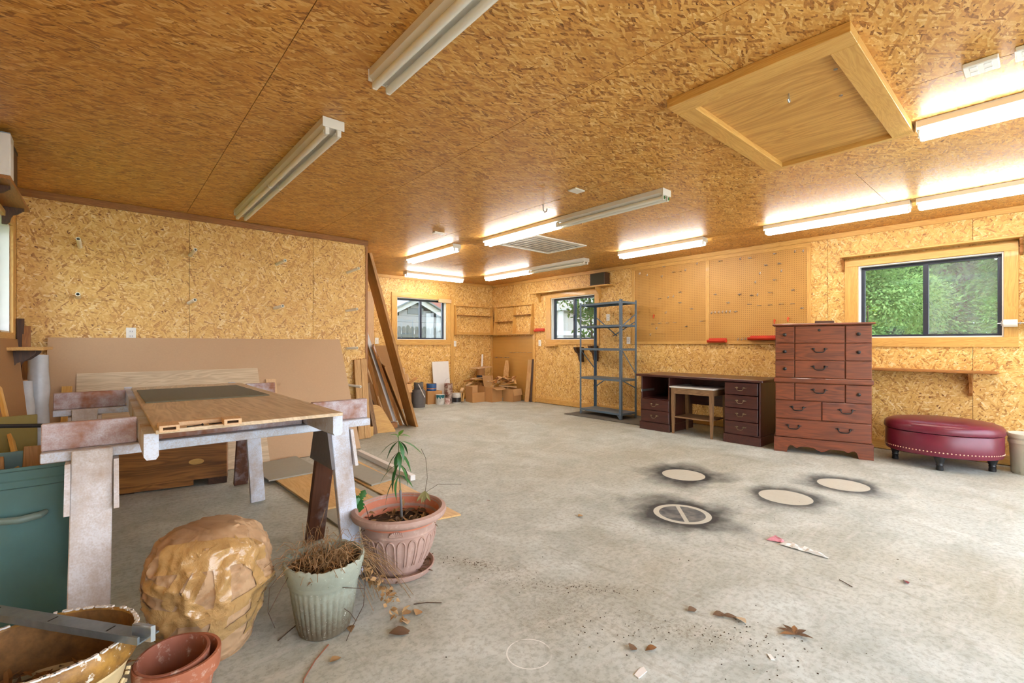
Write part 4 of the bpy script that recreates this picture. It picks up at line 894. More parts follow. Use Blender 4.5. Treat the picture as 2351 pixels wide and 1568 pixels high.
# ------------------------------------------------------------------ helpers for plants and leaves
DRYL = [plain('dry_leaf_a', srgb(134, 92, 50), .8, 0, .25, 40), plain('dry_leaf_b', srgb(156, 122, 80), .8, 0, .2, 40), plain('dry_leaf_c', srgb(96, 70, 46), .8, 0, .25, 40), plain('dry_leaf_d', srgb(188, 164, 130), .8, 0, .2, 40)]
STRAW = plain('straw', srgb(146, 114, 78), .8, 0, .25, 30); TWIG = plain('twig', srgb(74, 56, 42), .8, 0, .2, 30); SOIL = plain('soil', srgb(64, 46, 32), .95, 0, .35, 60)
def litter(parent, name, mat, n, rad, z, L=(.03, .07), W=.4, rnd=random, spread=.02, flatness=.5, sx=1, sy=1):
    m = MB()
    for _ in range(n):
        a = rnd.uniform(0, 2*math.pi); q = rad*math.sqrt(rnd.random()); l = rnd.uniform(*L); d = Vector((math.cos(rnd.uniform(0, 6.3)), math.sin(rnd.uniform(0, 6.3)), rnd.uniform(-.2, flatness)))
        m.leaf((q*math.cos(a)*sx, q*math.sin(a)*sy, z+rnd.uniform(0, spread)), d, (rnd.uniform(-.5, .5), rnd.uniform(-.5, .5), 1), l, l*W*rnd.uniform(.6, 1.2), rnd.uniform(-.4, .6))
    o = m.build(name, mat, parent); o['kind'] = 'stuff'; return o
# ------------------------------------------------------------------ big oval planter, lower left
CREAM = plain('cream_plaster', srgb(204, 184, 140), .7, 0, .2, 14, .1)
def mat_gilt():
    g = G('gilt_rim'); v = g.coord(); n = g.noise(v, 12, 5, .7); n2 = g.noise(v, 50, 3, .7)
    c = g.mix(g.ramp(n, [(.35, 0), (.65, 1)]), srgb(92, 60, 26), srgb(172, 128, 56)); c = g.mix(g.ramp(n2, [(.60, 0), (.68, 1)]), c, srgb(222, 214, 200)); return g.fin(c, .5)
def mat_inner():
    g = G('planter_inside'); v = g.coord(); n = g.noise(v, 9, 5, .7); return g.fin(g.mix(g.ramp(n, [(.3, 0), (.7, 1)]), srgb(70, 46, 24), srgb(150, 108, 60)), .8)
GILT = mat_gilt(); INNER = mat_inner()
ur = thing('oval_planter', 'chipped oval planter with gilt rim and cream relief sides', 'planter', (-.135, 1.75, 0), R(-14))
PA, PBb = .212, .185
wav = lambda t, i, z, r: 1+.012*math.sin(16*t)*(1 if 3 <= i <= 5 else 0)
lathe(ur, 'body', CREAM, [(.0001, 0), (.55, 0), (.58, .02), (.72, .14), (.86, .25), (.90, .268), (.885, .275)], 64, sx=PA, sy=PBb)
lathe(ur, 'rim', GILT, [(.885, .2745), (.95, .282), (.99, .30), (1.0, .325), (.985, .345), (.955, .352), (.935, .346)], 96, wav, sx=PA, sy=PBb)
lathe(ur, 'inner_wall', INNER, [(.9345, .3462), (.90, .30), (.80, .20), (.0001, .19)], 64, sx=PA, sy=PBb)
m = MB()
for k in range(150):
    t = 2*math.pi*k/150+random.uniform(-.01, .01); q = .958+random.uniform(-.012, .012); w = random.uniform(.003, .007)
    if random.random() < .7: m.box(-w, w, -.004, .004, -.001, .0035, Matrix.Translation((PA*q*math.cos(t), PBb*q*math.sin(t), .3525)) @ Matrix.Rotation(t+1.57, 4, 'Z'))
o = m.build('white_chips', WHITEP, ur); o['kind'] = 'stuff'
m = MB()   # relief scrolls on the flank
for a0 in range(-160, 20, 36):
    pts = []
    for k in range(14):
        a = R(a0)+k*.03; rr = .87-.02*k/14; zz = .215-.012*math.sin(k*.75)-.002*k
        pts.append((PA*(.60+zz*1.15)*1.0*math.cos(a), PBb*(.60+zz*1.15)*math.sin(a), zz))
    m.tube(pts, .005, 6)
    for k in range(5):
        a = R(a0+24)+.05*math.cos(k*1.3); zz = .20+.018*math.sin(k*1.3); m.tube([(PA*(.61+zz*1.15)*math.cos(a), PBb*(.61+zz*1.15)*math.sin(a), zz), (PA*(.62+zz*1.15)*math.cos(a+.03), PBb*(.62+zz*1.15)*math.sin(a+.03), zz+.006)], .006, 6)
m.build('relief_scrolls', CREAM, ur, smooth=50)
rr_ = random.Random(3)
for k in range(2): litter(ur, 'dry_leaves', DRYL[(2, 0)[k]], 90, .80, .195, (.04, .09), .3, rr_, .03, .3, PA, PBb)
# aluminium bar across the planter
br = thing('metal_bar', 'worn aluminium bar laid across the oval planter', 'bar', (-.125, 1.865, .356), 0)
p, q = Vector((-.205, .279, .012)), Vector((.21, -.28, .012)); mtx = frame_mtx(p, q); L_ = (q-p).length
ALB = plain('worn_aluminium', srgb(122, 134, 142), .35, .5, .3, 30)
m = MB(); m.prism([(-.030, -.010), (.030, -.010), (.030, -.006), (-.024, -.006), (-.024, .010), (-.030, .010)], -L_/2, L_/2, mtx @ Matrix(((0, 0, 1, 0), (1, 0, 0, 0), (0, 1, 0, 0), (0, 0, 0, 1)))); m.build('channel', ALB, br, fix=True)
for f in (-.32, .0, .30): B(br, 'dark_mark', BLACK, 0, .004, -.015, .021, -.0058, -.005, 0).matrix_local = mtx @ Matrix.Translation((f*L_, .003, -.0054))
m = MB(); m.prism([(-.03, -.008), (.03, -.006), (.036, .002), (-.02, .004)], -.02, .022, mtx @ Matrix.Translation((L_/2-.015, .0, .006))); m.build('torn_foil_end', plain('foil', srgb(200, 210, 216), .2, .8, .1, 40), br, fix=True)
# ------------------------------------------------------------------ nested terracotta pots
def mat_terra(name, a, b, white=.3):
    g = G(name); v = g.coord(); n = g.noise(v, 7, 5, .65); n2 = g.noise(v, 26, 4, .75)
    c = g.mix(n, a, b); c = g.mix(g.math('MULTIPLY', g.ramp(n2, [(.56, 0), (.72, 1)]), white), c, srgb(214, 196, 180)); return g.fin(c, .75)
TERRA = mat_terra('terracotta', srgb(134, 74, 50), srgb(180, 112, 80), .6); TERRA2 = mat_terra('terracotta_inner', srgb(118, 66, 48), srgb(156, 94, 70), .55)
def flowerpot(label, x, y, z, r, h, mat, tilt=(0, 0, 0)):
    t = thing('flower_pot', label, 'pot', (x, y, z)); t.rotation_euler = tilt
    lathe(t, 'pot', mat, [(.0001, 0), (r*.62, 0), (r*.64, .003), (r*.86, h*.72), (r*.97, h*.73), (r, h*.97), (r*.985, h), (r*.91, h), (r*.89, h*.96), (r*.80, h*.70), (r*.58, .012), (.0001, .012)], 48); return t
flowerpot('outer terracotta flower pot at the bottom edge', .165, 1.745, 0, .113, .20, TERRA, (0, 0, 0))
ip = flowerpot('smaller terracotta pot nested inside the outer one', .158, 1.757, .062, .096, .145, TERRA2, (R(3), R(-2), 0))
m = MB(); m.leaf((.0, .0, .013), (-.2, .3, 1), (0, -1, .2), .055, .022, .15); m.leaf((.012, 0, .013), (.5, .2, 1), (0, -1, .2), .06, .022, .2); m.leaf((.0, .012, .013), (.2, .9, .5), (0, 0, 1), .05, .02, .2); m.build('withered_leaves', DRYL[2], ip)
# ------------------------------------------------------------------ paper-wrapped pot
def mat_paper():
    g = G('kraft_paper'); v = g.coord(); n = g.noise(v, 5, 4, .6); n2 = g.noise(v, 22, 4, .7)
    c = g.mix(n, srgb(144, 108, 74), srgb(196, 162, 124)); c = g.mix(g.math('MULTIPLY', g.ramp(n2, [(.52, 0), (.7, 1)]), .4), c, srgb(112, 82, 54)); return g.fin(c, .7)
def mat_tape():
    g = G('packing_tape'); v = g.coord(); n = g.noise(v, 18, 4, .7, 1); c = g.mix(n, srgb(150, 112, 66), srgb(198, 162, 108)); g.bump(n, .5, .01); return g.fin(c, .16, coat=.5)
KRAFT = mat_paper(); TAPE = mat_tape()
pw = thing('wrapped_pot', 'bulky pot wrapped in crumpled brown paper and packing tape', 'package', (.298, 2.085, 0), R(20))
def paper_r(t, z):
    f = z/.47; base = (.120+.095*math.sin(min(1, f/.62)*math.pi*.5)) if f < .62 else .215*max(0, 1-((f-.62)/.40)**2.6)**.5
    return base
prof_n, seg_n = 90, 170
def paper_pt(t, f, off=0):
    z = .47*f; r = paper_r(t, z); p = Vector((r*math.cos(t), r*math.sin(t), z))
    w_ = Vector((mnoise.noise(p*9), mnoise.noise(p*9+Vector((5, 5, 5))), mnoise.noise(p*9+Vector((1, 8, 3)))))*.035; p2 = p+w_
    n = mnoise.noise(p*5)*.020+(.28-abs(mnoise.noise(p2*8+Vector((3, 1, 7)))))*.040+(.2-abs(mnoise.noise(p2*19+Vector((9, 4, 2)))))*.020+(.2-abs(mnoise.noise(p2*34+Vector((2, 4, 9)))))*.009
    q = Vector((math.cos(t), math.sin(t), .3)).normalized()
    return p+q*(n-.006+off) if f > .01 else p
m = MB()
for i in range(prof_n):
    f = i/(prof_n-1); f = min(f, .999)
    for k in range(seg_n): m.v.append(tuple(paper_pt(2*math.pi*k/seg_n, f)))
for i in range(prof_n-1):
    for k in range(seg_n): m.f.append((i*seg_n+k, i*seg_n+(k+1) % seg_n, (i+1)*seg_n+(k+1) % seg_n, (i+1)*seg_n+k))
m.f.append(tuple(reversed(range(seg_n)))); m.f.append(tuple((prof_n-1)*seg_n+k for k in range(seg_n)))
m.build('paper_wrap', KRAFT, pw, smooth=28)
def tape(pts, w):
    m = MB(); N = 40; path = []
    for i in range(N):
        s_ = i/(N-1)*(len(pts)-1); a = int(min(s_, len(pts)-2)); b = s_-a
        path.append((pts[a][0]*(1-b)+pts[a+1][0]*b, pts[a][1]*(1-b)+pts[a+1][1]*b))
    for i, (t, f) in enumerate(path):
        t2, f2 = path[min(i+1, N-1)]; t1, f1 = path[max(i-1, 0)]; r = max(.05, paper_r(t, .47*f)); hf = .47 if f < .8 else .30
        du, dv = (t2-t1)*r, (f2-f1)*hf; l = math.hypot(du, dv) or 1; pu, pv = -dv/l, du/l
        for k in range(-3, 4): m.v.append(tuple(paper_pt(t+pu*w*k/6/r, min(.97, max(.015, f+pv*w*k/6/hf)), .0045)))
        if i:
            for k in range(6): m.f.append((7*i-7+k, 7*i-6+k, 7*i+1+k, 7*i+k))
    return m.build('packing_tape', TAPE, pw, smooth=70)
va = -2.0   # the side that faces the camera
tape([(va-1.3, .50), (va-.6, .47), (va+.1, .46), (va+.8, .52), (va+1.5, .50)], .055)
tape([(va-.15, .05), (va+.05, .35), (va+.12, .60), (va+.1, .80), (va+.0, .93)], .05)
tape([(va-1.2, .72), (va-.7, .66), (va-.25, .52), (va-.1, .4)], .045)
tape([(va-1.0, .86), (va-.5, .88), (va+.3, .87), (va+1.0, .80)], .05)
tape([(va+.9, .15), (va+.75, .45), (va+.7, .7), (va+.4, .90)], .05)
tape([(va-1.4, .28), (va-.9, .30), (va-.45, .55), (va-.2, .80)], .045)
tape([(va-1.5, .62), (va-1.1, .40), (va-.85, .12)], .05); tape([(va+1.6, .40), (va+1.0, .34), (va+.4, .30), (va-.1, .22)], .05); tape([(va-.3, .95), (va-.45, .80), (va-.75, .55)], .04)
m = MB(); m.leaf((.02, .06, .455), (.5, .5, .15), (0, 0, 1), .075, .06, .3); m.leaf((.05, .05, .455), (.8, .2, .12), (0, 0, 1), .07, .05, .5); m.build('paper_tuft', KRAFT, pw)
# ------------------------------------------------------------------ pale green ribbed pot with dried grass
def mat_moss():
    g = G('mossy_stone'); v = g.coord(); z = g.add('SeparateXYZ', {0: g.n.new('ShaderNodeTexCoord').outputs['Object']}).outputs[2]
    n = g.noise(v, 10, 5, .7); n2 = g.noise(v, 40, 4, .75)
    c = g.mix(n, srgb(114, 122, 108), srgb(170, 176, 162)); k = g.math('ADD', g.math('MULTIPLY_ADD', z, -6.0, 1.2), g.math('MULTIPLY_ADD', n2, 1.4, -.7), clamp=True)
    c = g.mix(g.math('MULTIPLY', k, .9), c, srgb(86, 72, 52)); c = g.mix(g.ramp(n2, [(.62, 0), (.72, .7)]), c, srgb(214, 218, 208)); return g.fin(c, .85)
rb = thing('ribbed_pot', 'pale green ribbed pot with chipped rim full of dried grass', 'pot', (.668, 1.925, 0))
chip = lambda t, i, z, r: 1
def ribs(t, i, z, r): return 1+(.036*abs(math.sin(17*t))-.018 if .02 < z < .195 else 0)
mm = MB(); P_ = [(.0001, 0), (.092, 0), (.098, .006), (.100, .022), (.104, .03), (.116, .10), (.128, .185), (.132, .198), (.137, .205), (.137, .215), (.141, .222), (.151, .262), (.155, .285), (.150, .292), (.142, .290), (.138, .27), (.125, .16), (.0001, .15)]
mm.lathe(P_, 136, ribs)
for i in (12, 13, 14):
    for k in range(136):
        x, y, z = mm.v[i*136+k]; t = 2*math.pi*k/136; mm.v[i*136+k] = (x, y, z+.010*mnoise.noise(Vector((math.cos(t)*4, math.sin(t)*4, 0)))+.006*mnoise.noise(Vector((math.cos(t)*14, math.sin(t)*14, 3))))
mm.build('pot', mat_moss(), rb, smooth=50)
lathe(rb, 'soil', SOIL, [(.134, .235), (.08, .25), (.0001, .255)], 32)
rg = random.Random(5)
litter(rb, 'dry_leaves', DRYL[2], 120, .125, .245, (.03, .07), .35, rg, .02, .3); litter(rb, 'dry_leaves', DRYL[0], 70, .12, .25, (.03, .06), .35, rg, .025, .4)
m = MB()
for k in range(150):
    a = rg.uniform(0, 6.28); q = .11*math.sqrt(rg.random()); p = Vector((q*math.cos(a), q*math.sin(a), .24)); b = rg.uniform(0, 6.28); hgt = rg.uniform(.03, .12); ln = rg.uniform(.04, .16)
    pts = [p+Vector((math.cos(b)*ln*s_, math.sin(b)*ln*s_, hgt*math.sin(s_*2.4))) for s_ in (0, .25, .5, .75, 1)]; m.tube(pts, .0011, 3, False)
for k in range(46):   # grass falling over towards the terracotta pot
    a = rg.uniform(-.75, .55); p = Vector((rg.uniform(-.02, .08), rg.uniform(-.05, .05), .25)); ln = rg.uniform(.14, .30); up_ = rg.uniform(.02, .07); dz = rg.uniform(.05, .22)
    pts = [p+Vector((math.cos(a)*ln*s_, math.sin(a)*ln*s_, up_*4*s_*(1-s_)-dz*s_*s_)) for s_ in (0, .2, .4, .6, .8, 1)]; m.tube(pts, .0011, 3, False)
for k in range(7):
    a = rg.uniform(0, 6.28); p = Vector((.08*math.cos(a), .08*math.sin(a), .25)); m.tube([p, p+Vector((rg.uniform(-.02, .02), rg.uniform(-.02, .02), .10)), p+Vector((rg.uniform(-.04, .04), rg.uniform(-.04, .04), rg.uniform(.16, .24)))], .001, 3, False)
o = m.build('dried_grass', STRAW, rb); o['kind'] = 'stuff'
m = MB()
for k in range(80):
    a = rg.uniform(-.7, .3); d = rg.uniform(.12, .27); z = max(.012, .25-(d-.10)*1.35+rg.uniform(-.03, .03)); m.leaf((math.cos(a)*d+.03, math.sin(a)*d-.03, z), (rg.uniform(-1, 1), rg.uniform(-1, 1), rg.uniform(-.8, .2)), (rg.uniform(-1, 1), rg.uniform(-1, 1), .6), rg.uniform(.018, .042), rg.uniform(.010, .02), rg.uniform(-.3, .6))
o = m.build('withered_leaves', DRYL[1], rb); o['kind'] = 'stuff'
m = MB()
for pts in ([(-.13, .04, .27), (-.19, .06, .20), (-.20, .04, .12), (-.185, .0, .07)], [(-.13, -.02, .28), (-.18, -.05, .23), (-.22, -.06, .17)], [(.12, -.08, .28), (.125, -.11, .20), (.11, -.125, .10), (.06, -.12, .02), (.03, -.15, .004)], [(.117, -.113, .16), (.06, -.13, .19), (.02, -.14, .21)], [(.08, -.122, .05), (.05, -.135, .10), (.03, -.13, .12)]): m.tube(pts, .0014, 5)
o = m.build('dead_stems', TWIG, rb, smooth=50); o['kind'] = 'stuff'
# ------------------------------------------------------------------ big terracotta pot with seedlings
tp = thing('large_terracotta_pot', 'large weathered pink terracotta pot with fluted sides and a seedling', 'pot', (1.131, 2.175, 0))
WEATH = mat_terra('weathered_terracotta', srgb(152, 120, 108), srgb(190, 162, 150), .4); WARM = mat_terra('terracotta_inside', srgb(186, 106, 78), srgb(214, 140, 112), .25)
def flute(t, i, z, r):
    if .035 < z < .215: return 1-.018*(1-abs(math.sin(11*t+ (z-.2)*1.0)))**2.2
    return 1
lathe(tp, 'saucer', WEATH, [(.0001, 0), (.155, 0), (.168, .01), (.178, .034), (.172, .036), (.160, .014), (.0001, .012)], 56)
prof = [(.0001, .0125), (.115, .0125), (.122, .03), (.130, .05)]+[(.130+.052*math.sin((k/12)*math.pi/2), .05+.165*k/12) for k in range(1, 13)]+[(.186, .222), (.184, .228), (.188, .236), (.190, .268), (.196, .274), (.214, .276), (.232, .286), (.238, .300), (.234, .315), (.216, .322), (.205, .316), (.200, .305)]
lathe(tp, 'pot', WEATH, prof, 176, flute)
lathe(tp, 'inner_wall', WARM, [(.2045, .3155), (.200, .30), (.192, .262), (.188, .255), (.176, .21), (.0001, .205)], 64)
m = MB()   # raised arches and the shell emblem
for k in range(22):
    t0 = 2*math.pi*k/22; pts = []
    for s_ in range(13):
        a = math.pi*s_/12; dt = -.105*math.cos(a); zz = .175+.033*math.sin(a); rr = .130+.052*math.sin(min(1, max(0, (zz-.05)/.165))*math.pi/2)
        pts.append(((rr+.001)*math.cos(t0+dt), (rr+.001)*math.sin(t0+dt), zz))
    lo = [((.130+.052*math.sin(max(0, (z-.05)/.165)*math.pi/2)+.001)*math.cos(t0+d), (.130+.052*math.sin(max(0, (z-.05)/.165)*math.pi/2)+.001)*math.sin(t0+d), z) for z, d in ((.07, -.105), (.12, -.105))]
    hi = [((.130+.052*math.sin(max(0, (z-.05)/.165)*math.pi/2)+.001)*math.cos(t0+d), (.130+.052*math.sin(max(0, (z-.05)/.165)*math.pi/2)+.001)*math.sin(t0+d), z) for z, d in ((.12, .105), (.07, .105))]
    m.tube(lo+pts+hi, .0042, 6)
m.build('raised_arches', WEATH, tp, smooth=60)
m = MB(); ta = R(-122)
for k in range(9):
    a = R(-80+20*k); p0 = (.189*math.cos(ta), .189*math.sin(ta), .236); tt = ta+math.sin(a)*.17; p1 = (.1915*math.cos(tt), .1915*math.sin(tt), .236+.030*math.cos(a)*.8+.003); m.tube([p0, p1], [.003, .0065], 6)
m.build('shell_emblem', WEATH, tp, smooth=60)
lathe(tp, 'soil', SOIL, [(.183, .232), (.1, .242), (.0001, .246)], 32)
litter(tp, 'dry_leaves', DRYL[2], 120, .165, .24, (.03, .07), .3, rg, .02, .3); litter(tp, 'dry_leaves', DRYL[1], 50, .16, .245, (.03, .06), .3, rg, .02, .4)
m = MB()
for k in range(70):
    a = rg.uniform(0, 6.28); q = rg.uniform(.125, .165); m.leaf((q*math.cos(a), q*math.sin(a), .018+rg.uniform(0, .012)), (rg.uniform(-1, 1), rg.uniform(-1, 1), .1), (0, 0, 1), rg.uniform(.03, .05), .012, .1)
o = m.build('saucer_litter', DRYL[2], tp); o['kind'] = 'stuff'
GREENL = plain('green_leaf', srgb(44, 104, 46), .4, 0, .3, 20); GREENP = plain('young_leaf', srgb(88, 152, 60), .45, 0, .25, 20); STEMG = plain('grey_stem', srgb(110, 112, 112), .7)
m = MB(); m.tube([(.015, .005, .24), (.012, .004, .33), (.005, .0, .40)], [.007, .0065, .006], 8); m.build('woody_stem', STEMG, tp, smooth=50)
m = MB(); m.tube([(.008, .0, .385), (.0, .0, .48), (-.003, 0, .58), (-.005, 0, .685)], [.003, .0026, .0022, .0018], 6); m.build('green_stem', plain('green_stem', srgb(104, 118, 84), .6), tp, smooth=50)
rv = Vector((.754, -.657, 0)); fv = Vector((.657, .754, 0))   # picture-right and away directions
def leafset(z0, items, L0, W0):
    m = MB()
    for side, away, up_, l in items: m.leaf(Vector((-.003, 0, z0)), rv*side+fv*away+Vector((0, 0, up_)), (0, 0, 1), L0*l, W0, .42 if up_ < .6 else .3, 3)
    return m
for z0, its in ((.655, [(-1, .1, -.25, 1), (-.8, -.5, -.6, .9), (1, -.1, -.1, 1.15), (.5, .6, -.5, .8), (.6, -.6, -.8, .9)]), (.60, [(-.9, -.3, -.8, 1.15), (.9, -.3, -.6, 1), (-.5, .5, -.9, 1), (.3, -.8, -.8, .8)]), (.54, [(-1, .0, -.5, 1.3), (-.5, -.6, -1, 1.2), (.9, -.2, -.9, 1.0), (.7, .5, -.7, .9)]), (.48, [(-.9, -.3, -.9, 1.35), (-.6, .2, -1.2, 1.1), (.8, -.2, -.2, .8)])):
    leafset(z0, its, .115, .024).build('leaf_whorl', GREENL, tp, smooth=60)
leafset(.68, [(-.9, .2, .35, .7), (.9, -.1, .3, .7), (.1, -.8, .4, .6), (.2, .6, .6, .6)], .085, .024).build('leaf_whorl', GREENP, tp, smooth=60)
m = MB()   # lobed oak seedling over the left rim
c0 = -rv*.155+Vector((0, 0, .25)); m.tube([c0, c0-rv*.015+Vector((0, 0, .06)), c0-rv*.045+Vector((0, 0, .105))], .0016, 5); m.build('seedling_stem', TWIG, tp, smooth=50)
m = MB(); t0 = c0-rv*.045+Vector((0, 0, .105))
for d, l in ((-rv*1+Vector((0, 0, .15)), .075), (rv*.1-fv*.5+Vector((0, 0, -.7)), .065), (rv*.4+fv*.3+Vector((0, 0, .9)), .05), (-rv*.6-fv*.6+Vector((0, 0, -.2)), .05)):
    d = d.normalized(); w = d.cross(fv).normalized(); b = len(m.v); pr = [.06, .28, .20, .40, .26, .38, .18, .05]
    for i, q in enumerate(pr):
        s_ = i/7; m.v += [tuple(t0+d*l*s_-w*l*q), tuple(t0+d*l*s_-fv*.004*math.sin(s_*3)), tuple(t0+d*l*s_+w*l*q)]
        if i: m.f += [(b+3*i-3, b+3*i-2, b+3*i+1, b+3*i), (b+3*i-2, b+3*i-1, b+3*i+2, b+3*i+1)]
m.build('oak_leaves', GREENL, tp, smooth=60)
m = MB(); c1 = rv*.12+fv*.06+Vector((0, 0, .25))
m.tube([c1, c1+Vector((0, 0, .12)), c1+rv*.012+Vector((0, 0, .20)), c1+rv*.004+Vector((0, 0, .30)), c1-rv*.02+Vector((0, 0, .35))], .0012, 4); m.tube([c1+Vector((0, 0, .12)), c1+rv*.07+Vector((0, 0, .165)), c1+rv*.19+Vector((0, 0, .165))], .001, 4)
m.build('dry_stem', TWIG, tp)
m = MB()
for k in range(9): m.leaf(c1+Vector((0, 0, .13)), rv*rg.uniform(-1, .6)+fv*rg.uniform(-.5, .5)+Vector((0, 0, -1.1)), fv*-1+Vector((0, 0, .3)), rg.uniform(.05, .075), .017, .1)
m.build('withered_leaves', plain('khaki_leaf', srgb(138, 132, 84), .8), tp)
# ------------------------------------------------------------------ clutter along the far wall
def cbox(label, x, y, rz, w, d, h, flaps=(), cut=None):
    """open cardboard box: w along local x, d along local y; flaps = list of (side, length, angle)"""
    t = thing('cardboard_box', label, 'box', (x, y, 0), R(rz)); k = .006
    B(t, 'bottom', CARD, -w/2, w/2, -d/2, d/2, 0, k, .001)
    if cut == 'front': B(t, 'front_wall', CARD, -w/2, w/2, -d/2, -d/2+k, k, h*.62, .001)
    else: B(t, 'front_wall', CARD, -w/2, w/2, -d/2, -d/2+k, k, h, .001)
    B(t, 'back_wall', CARD_L, -w/2, w/2, d/2-k, d/2, k, h, .001)
    B(t, 'side_wall', CARD, -w/2, -w/2+k, -d/2+k, d/2-k, k, h, .001); B(t, 'side_wall', CARD, w/2-k, w/2, -d/2+k, d/2-k, k, h, .001)
    for side, l, a in flaps:
        hh = h*.62 if (cut == 'front' and side == 'f') else h
        base = {'f': ((0, -d/2+.003, hh), 0, w), 'b': ((0, d/2-.003, hh), 180, w), 'l': ((-w/2+.003, 0, hh), -90, d), 'r': ((w/2-.003, 0, hh), 90, d)}[side]
        m = MB(); m.box(-base[2]/2, base[2]/2, -.002, .002, 0, l)
        m.build('flap', CARD_L, t, Matrix.Translation(base[0]) @ Matrix.Rotation(R(base[1]), 4, 'Z') @ Matrix.Rotation(R(a), 4, 'X'))
    return t
def can(label, x, y, z, r, h, mat, lid=STEEL, handle=False, band=None, drip=None):
    t = thing('paint_can', label, 'paint can', (x, y, z))
    lathe(t, 'can', mat, [(.0001, 0), (r*.97, 0), (r, .004), (r, h-.006), (r*1.03, h-.004), (r*1.03, h), (r*.94, h), (r*.92, h-.008), (.0001, h-.008)], 28)
    if band: lathe(t, 'label_band', band, [(r*1.004, h*.10), (r*1.006, h*.12), (r*1.006, h*.55), (r*1.004, h*.57)], 28)
    if drip:
        m = MB(); n = 28
        for k in range(n+1):
            a = R(-175+k*6.2); dz = .35+.25*abs(math.sin(k*.55))+(.2 if k % 7 == 3 else 0); m.v += [(r*1.008*math.cos(a), r*1.008*math.sin(a), h-.004), (r*1.008*math.cos(a), r*1.008*math.sin(a), h*(1-dz*.62))]
            if k: m.f.append((2*k-2, 2*k-1, 2*k+1, 2*k))
        m.build('paint_drip', drip, t, smooth=40)
    if handle: tube(t, 'wire_handle', STEEL, [(-r, 0, h*.8), (-r*1.02, 0, h*1.1), (-r*.6, 0, h*1.42), (0, 0, h*1.52), (r*.6, 0, h*1.42), (r*1.02, 0, h*1.1), (r, 0, h*.8)], .002, 6)
    return t
def mat_rusty(name, a, b):
    g = G(name); v = g.coord(); n = g.noise(v, 14, 4, .7); return g.fin(g.mix(g.ramp(n, [(.42, 0), (.58, 1)]), a, b), .55)
tk = thing('propane_tank', 'charcoal grey gas cylinder with collar on the floor by the far wall', 'gas cylinder', (4.30, 7.53, 0)); GASM = plain('charcoal_paint', srgb(92, 88, 86), .6, 0, .2, 20)
lathe(tk, 'cylinder', GASM, [(.0001, .01), (.10, .01), (.102, 0), (.115, 0), (.116, .03), (.124, .06), (.128, .10), (.128, .27), (.118, .305), (.085, .33), (.05, .338), (.0001, .34)], 36)
m = MB(); n = 24
for k in range(n+1):
    a = R(-215+k*250/n); m.v += [(.085*math.cos(a), .085*math.sin(a), .318), (.085*math.cos(a), .085*math.sin(a), .455)]
    if k: m.f.append((2*k-2, 2*k, 2*k+1, 2*k-1))
o = m.build('collar', GASM, tk, smooth=40); md = o.modifiers.new('thickness', 'SOLIDIFY'); md.thickness = .006
lathe(tk, 'valve', BRASS, [(.0001, .335), (.016, .335), (.016, .37), (.025, .375), (.025, .40), (.0001, .40)], 14)
cbox('tall open cardboard box with raised flaps beside the gas cylinder', 4.02, 7.62, -14, .26, .24, .44, (('f', .17, 150), ('r', .17, 55), ('b', .16, 8)))
lean_board('thin_batten', 'thin pine batten standing against the far wall behind the cardboard', (4.13, 7.95, 0), (4.12, 8.005, .84), .05, .02, PINE, (0, -1, .1), 'batten'); lean_board('short_batten', 'pale offcut standing beside the thin batten', (4.24, 7.94, 0), (4.22, 8.0, .70), .085, .02, PALEW, (0, -1, .1), 'batten'); lean_board('wide_batten', 'pale plywood offcut leaning behind the gas cylinder', (4.33, 7.86, .0), (4.28, 7.99, .58), .10, .02, PALEW, (0, -1, .1), 'batten')
tube_o = tube(None, 'white_rod', WHITEP, [(4.205, 7.37, .43), (4.335, 7.37, .19)], .008, 8); tag(tube_o, 'short white rod hanging over the box beside the gas cylinder', 'rod')
cbox('small closed looking cardboard box under the blue tape roll', 4.765, 7.80, -8, .30, .20, .245, (('b', .16, 88), ('f', .10, -92)))
tp_ = thing('tape_roll', 'thick blue roll of tape on the small cardboard box', 'tape roll', (4.735, 7.80, .252)); BLUE = plain('blue_tape', srgb(40, 84, 138), .5, 0, .15, 30)
lathe(tp_, 'outer_band', BLUE, [(.078, 0), (.092, 0), (.095, .01), (.095, .13), (.092, .138), (.078, .138)], 28); lathe(tp_, 'core', CARD, [(.0775, .138), (.0775, 0.0)], 28); lathe(tp_, 'orange_stripe', plain('orange_band', srgb(206, 132, 76), .5), [(.0955, .035), (.0958, .037), (.0958, .05), (.0955, .052)], 28)
o = leaning_sheet('whiteboard', 'white board leaning against the far wall behind the paint cans', 'board', WHITEP, 4.86, 5.245, 7.90, 8.0, .80, .016); 
WCAN = mat_rusty('white_can', srgb(216, 214, 206), srgb(196, 192, 182)); 
can('white paint can with a teal paint drip', 4.80, 7.60, 0, .085, .19, WCAN, drip=plain('teal_paint', srgb(24, 96, 104), .35))
can('small pinkish paint can in front of the stacked cans', 4.915, 7.52, 0, .052, .115, mat_rusty('pink_can', srgb(222, 204, 194), srgb(176, 120, 108)))
can('rusty lower paint can of the stacked pair', 5.04, 7.66, 0, .068, .17, mat_rusty('rusty_can_b', srgb(120, 84, 70), srgb(190, 172, 158)))
can('rusty upper paint can with a wire handle on the stacked pair', 5.03, 7.66, .1705, .082, .21, mat_rusty('rusty_can', srgb(190, 176, 160), srgb(126, 76, 60)), handle=True)
can('black and white paint can at the right of the cans', 5.17, 7.58, 0, .086, .19, WCAN, band=plain('black_label', srgb(30, 30, 32), .4))
cbox('open cardboard box with a notched front in the far corner', 5.56, 7.50, -4, .29, .26, .31, (), 'front')
cbox('cardboard box with raised flaps and wood scraps in the far corner', 5.86, 7.30, 6, .28, .24, .29, (('f', .13, 108), ('l', .24, 12), ('b', .22, 10)))
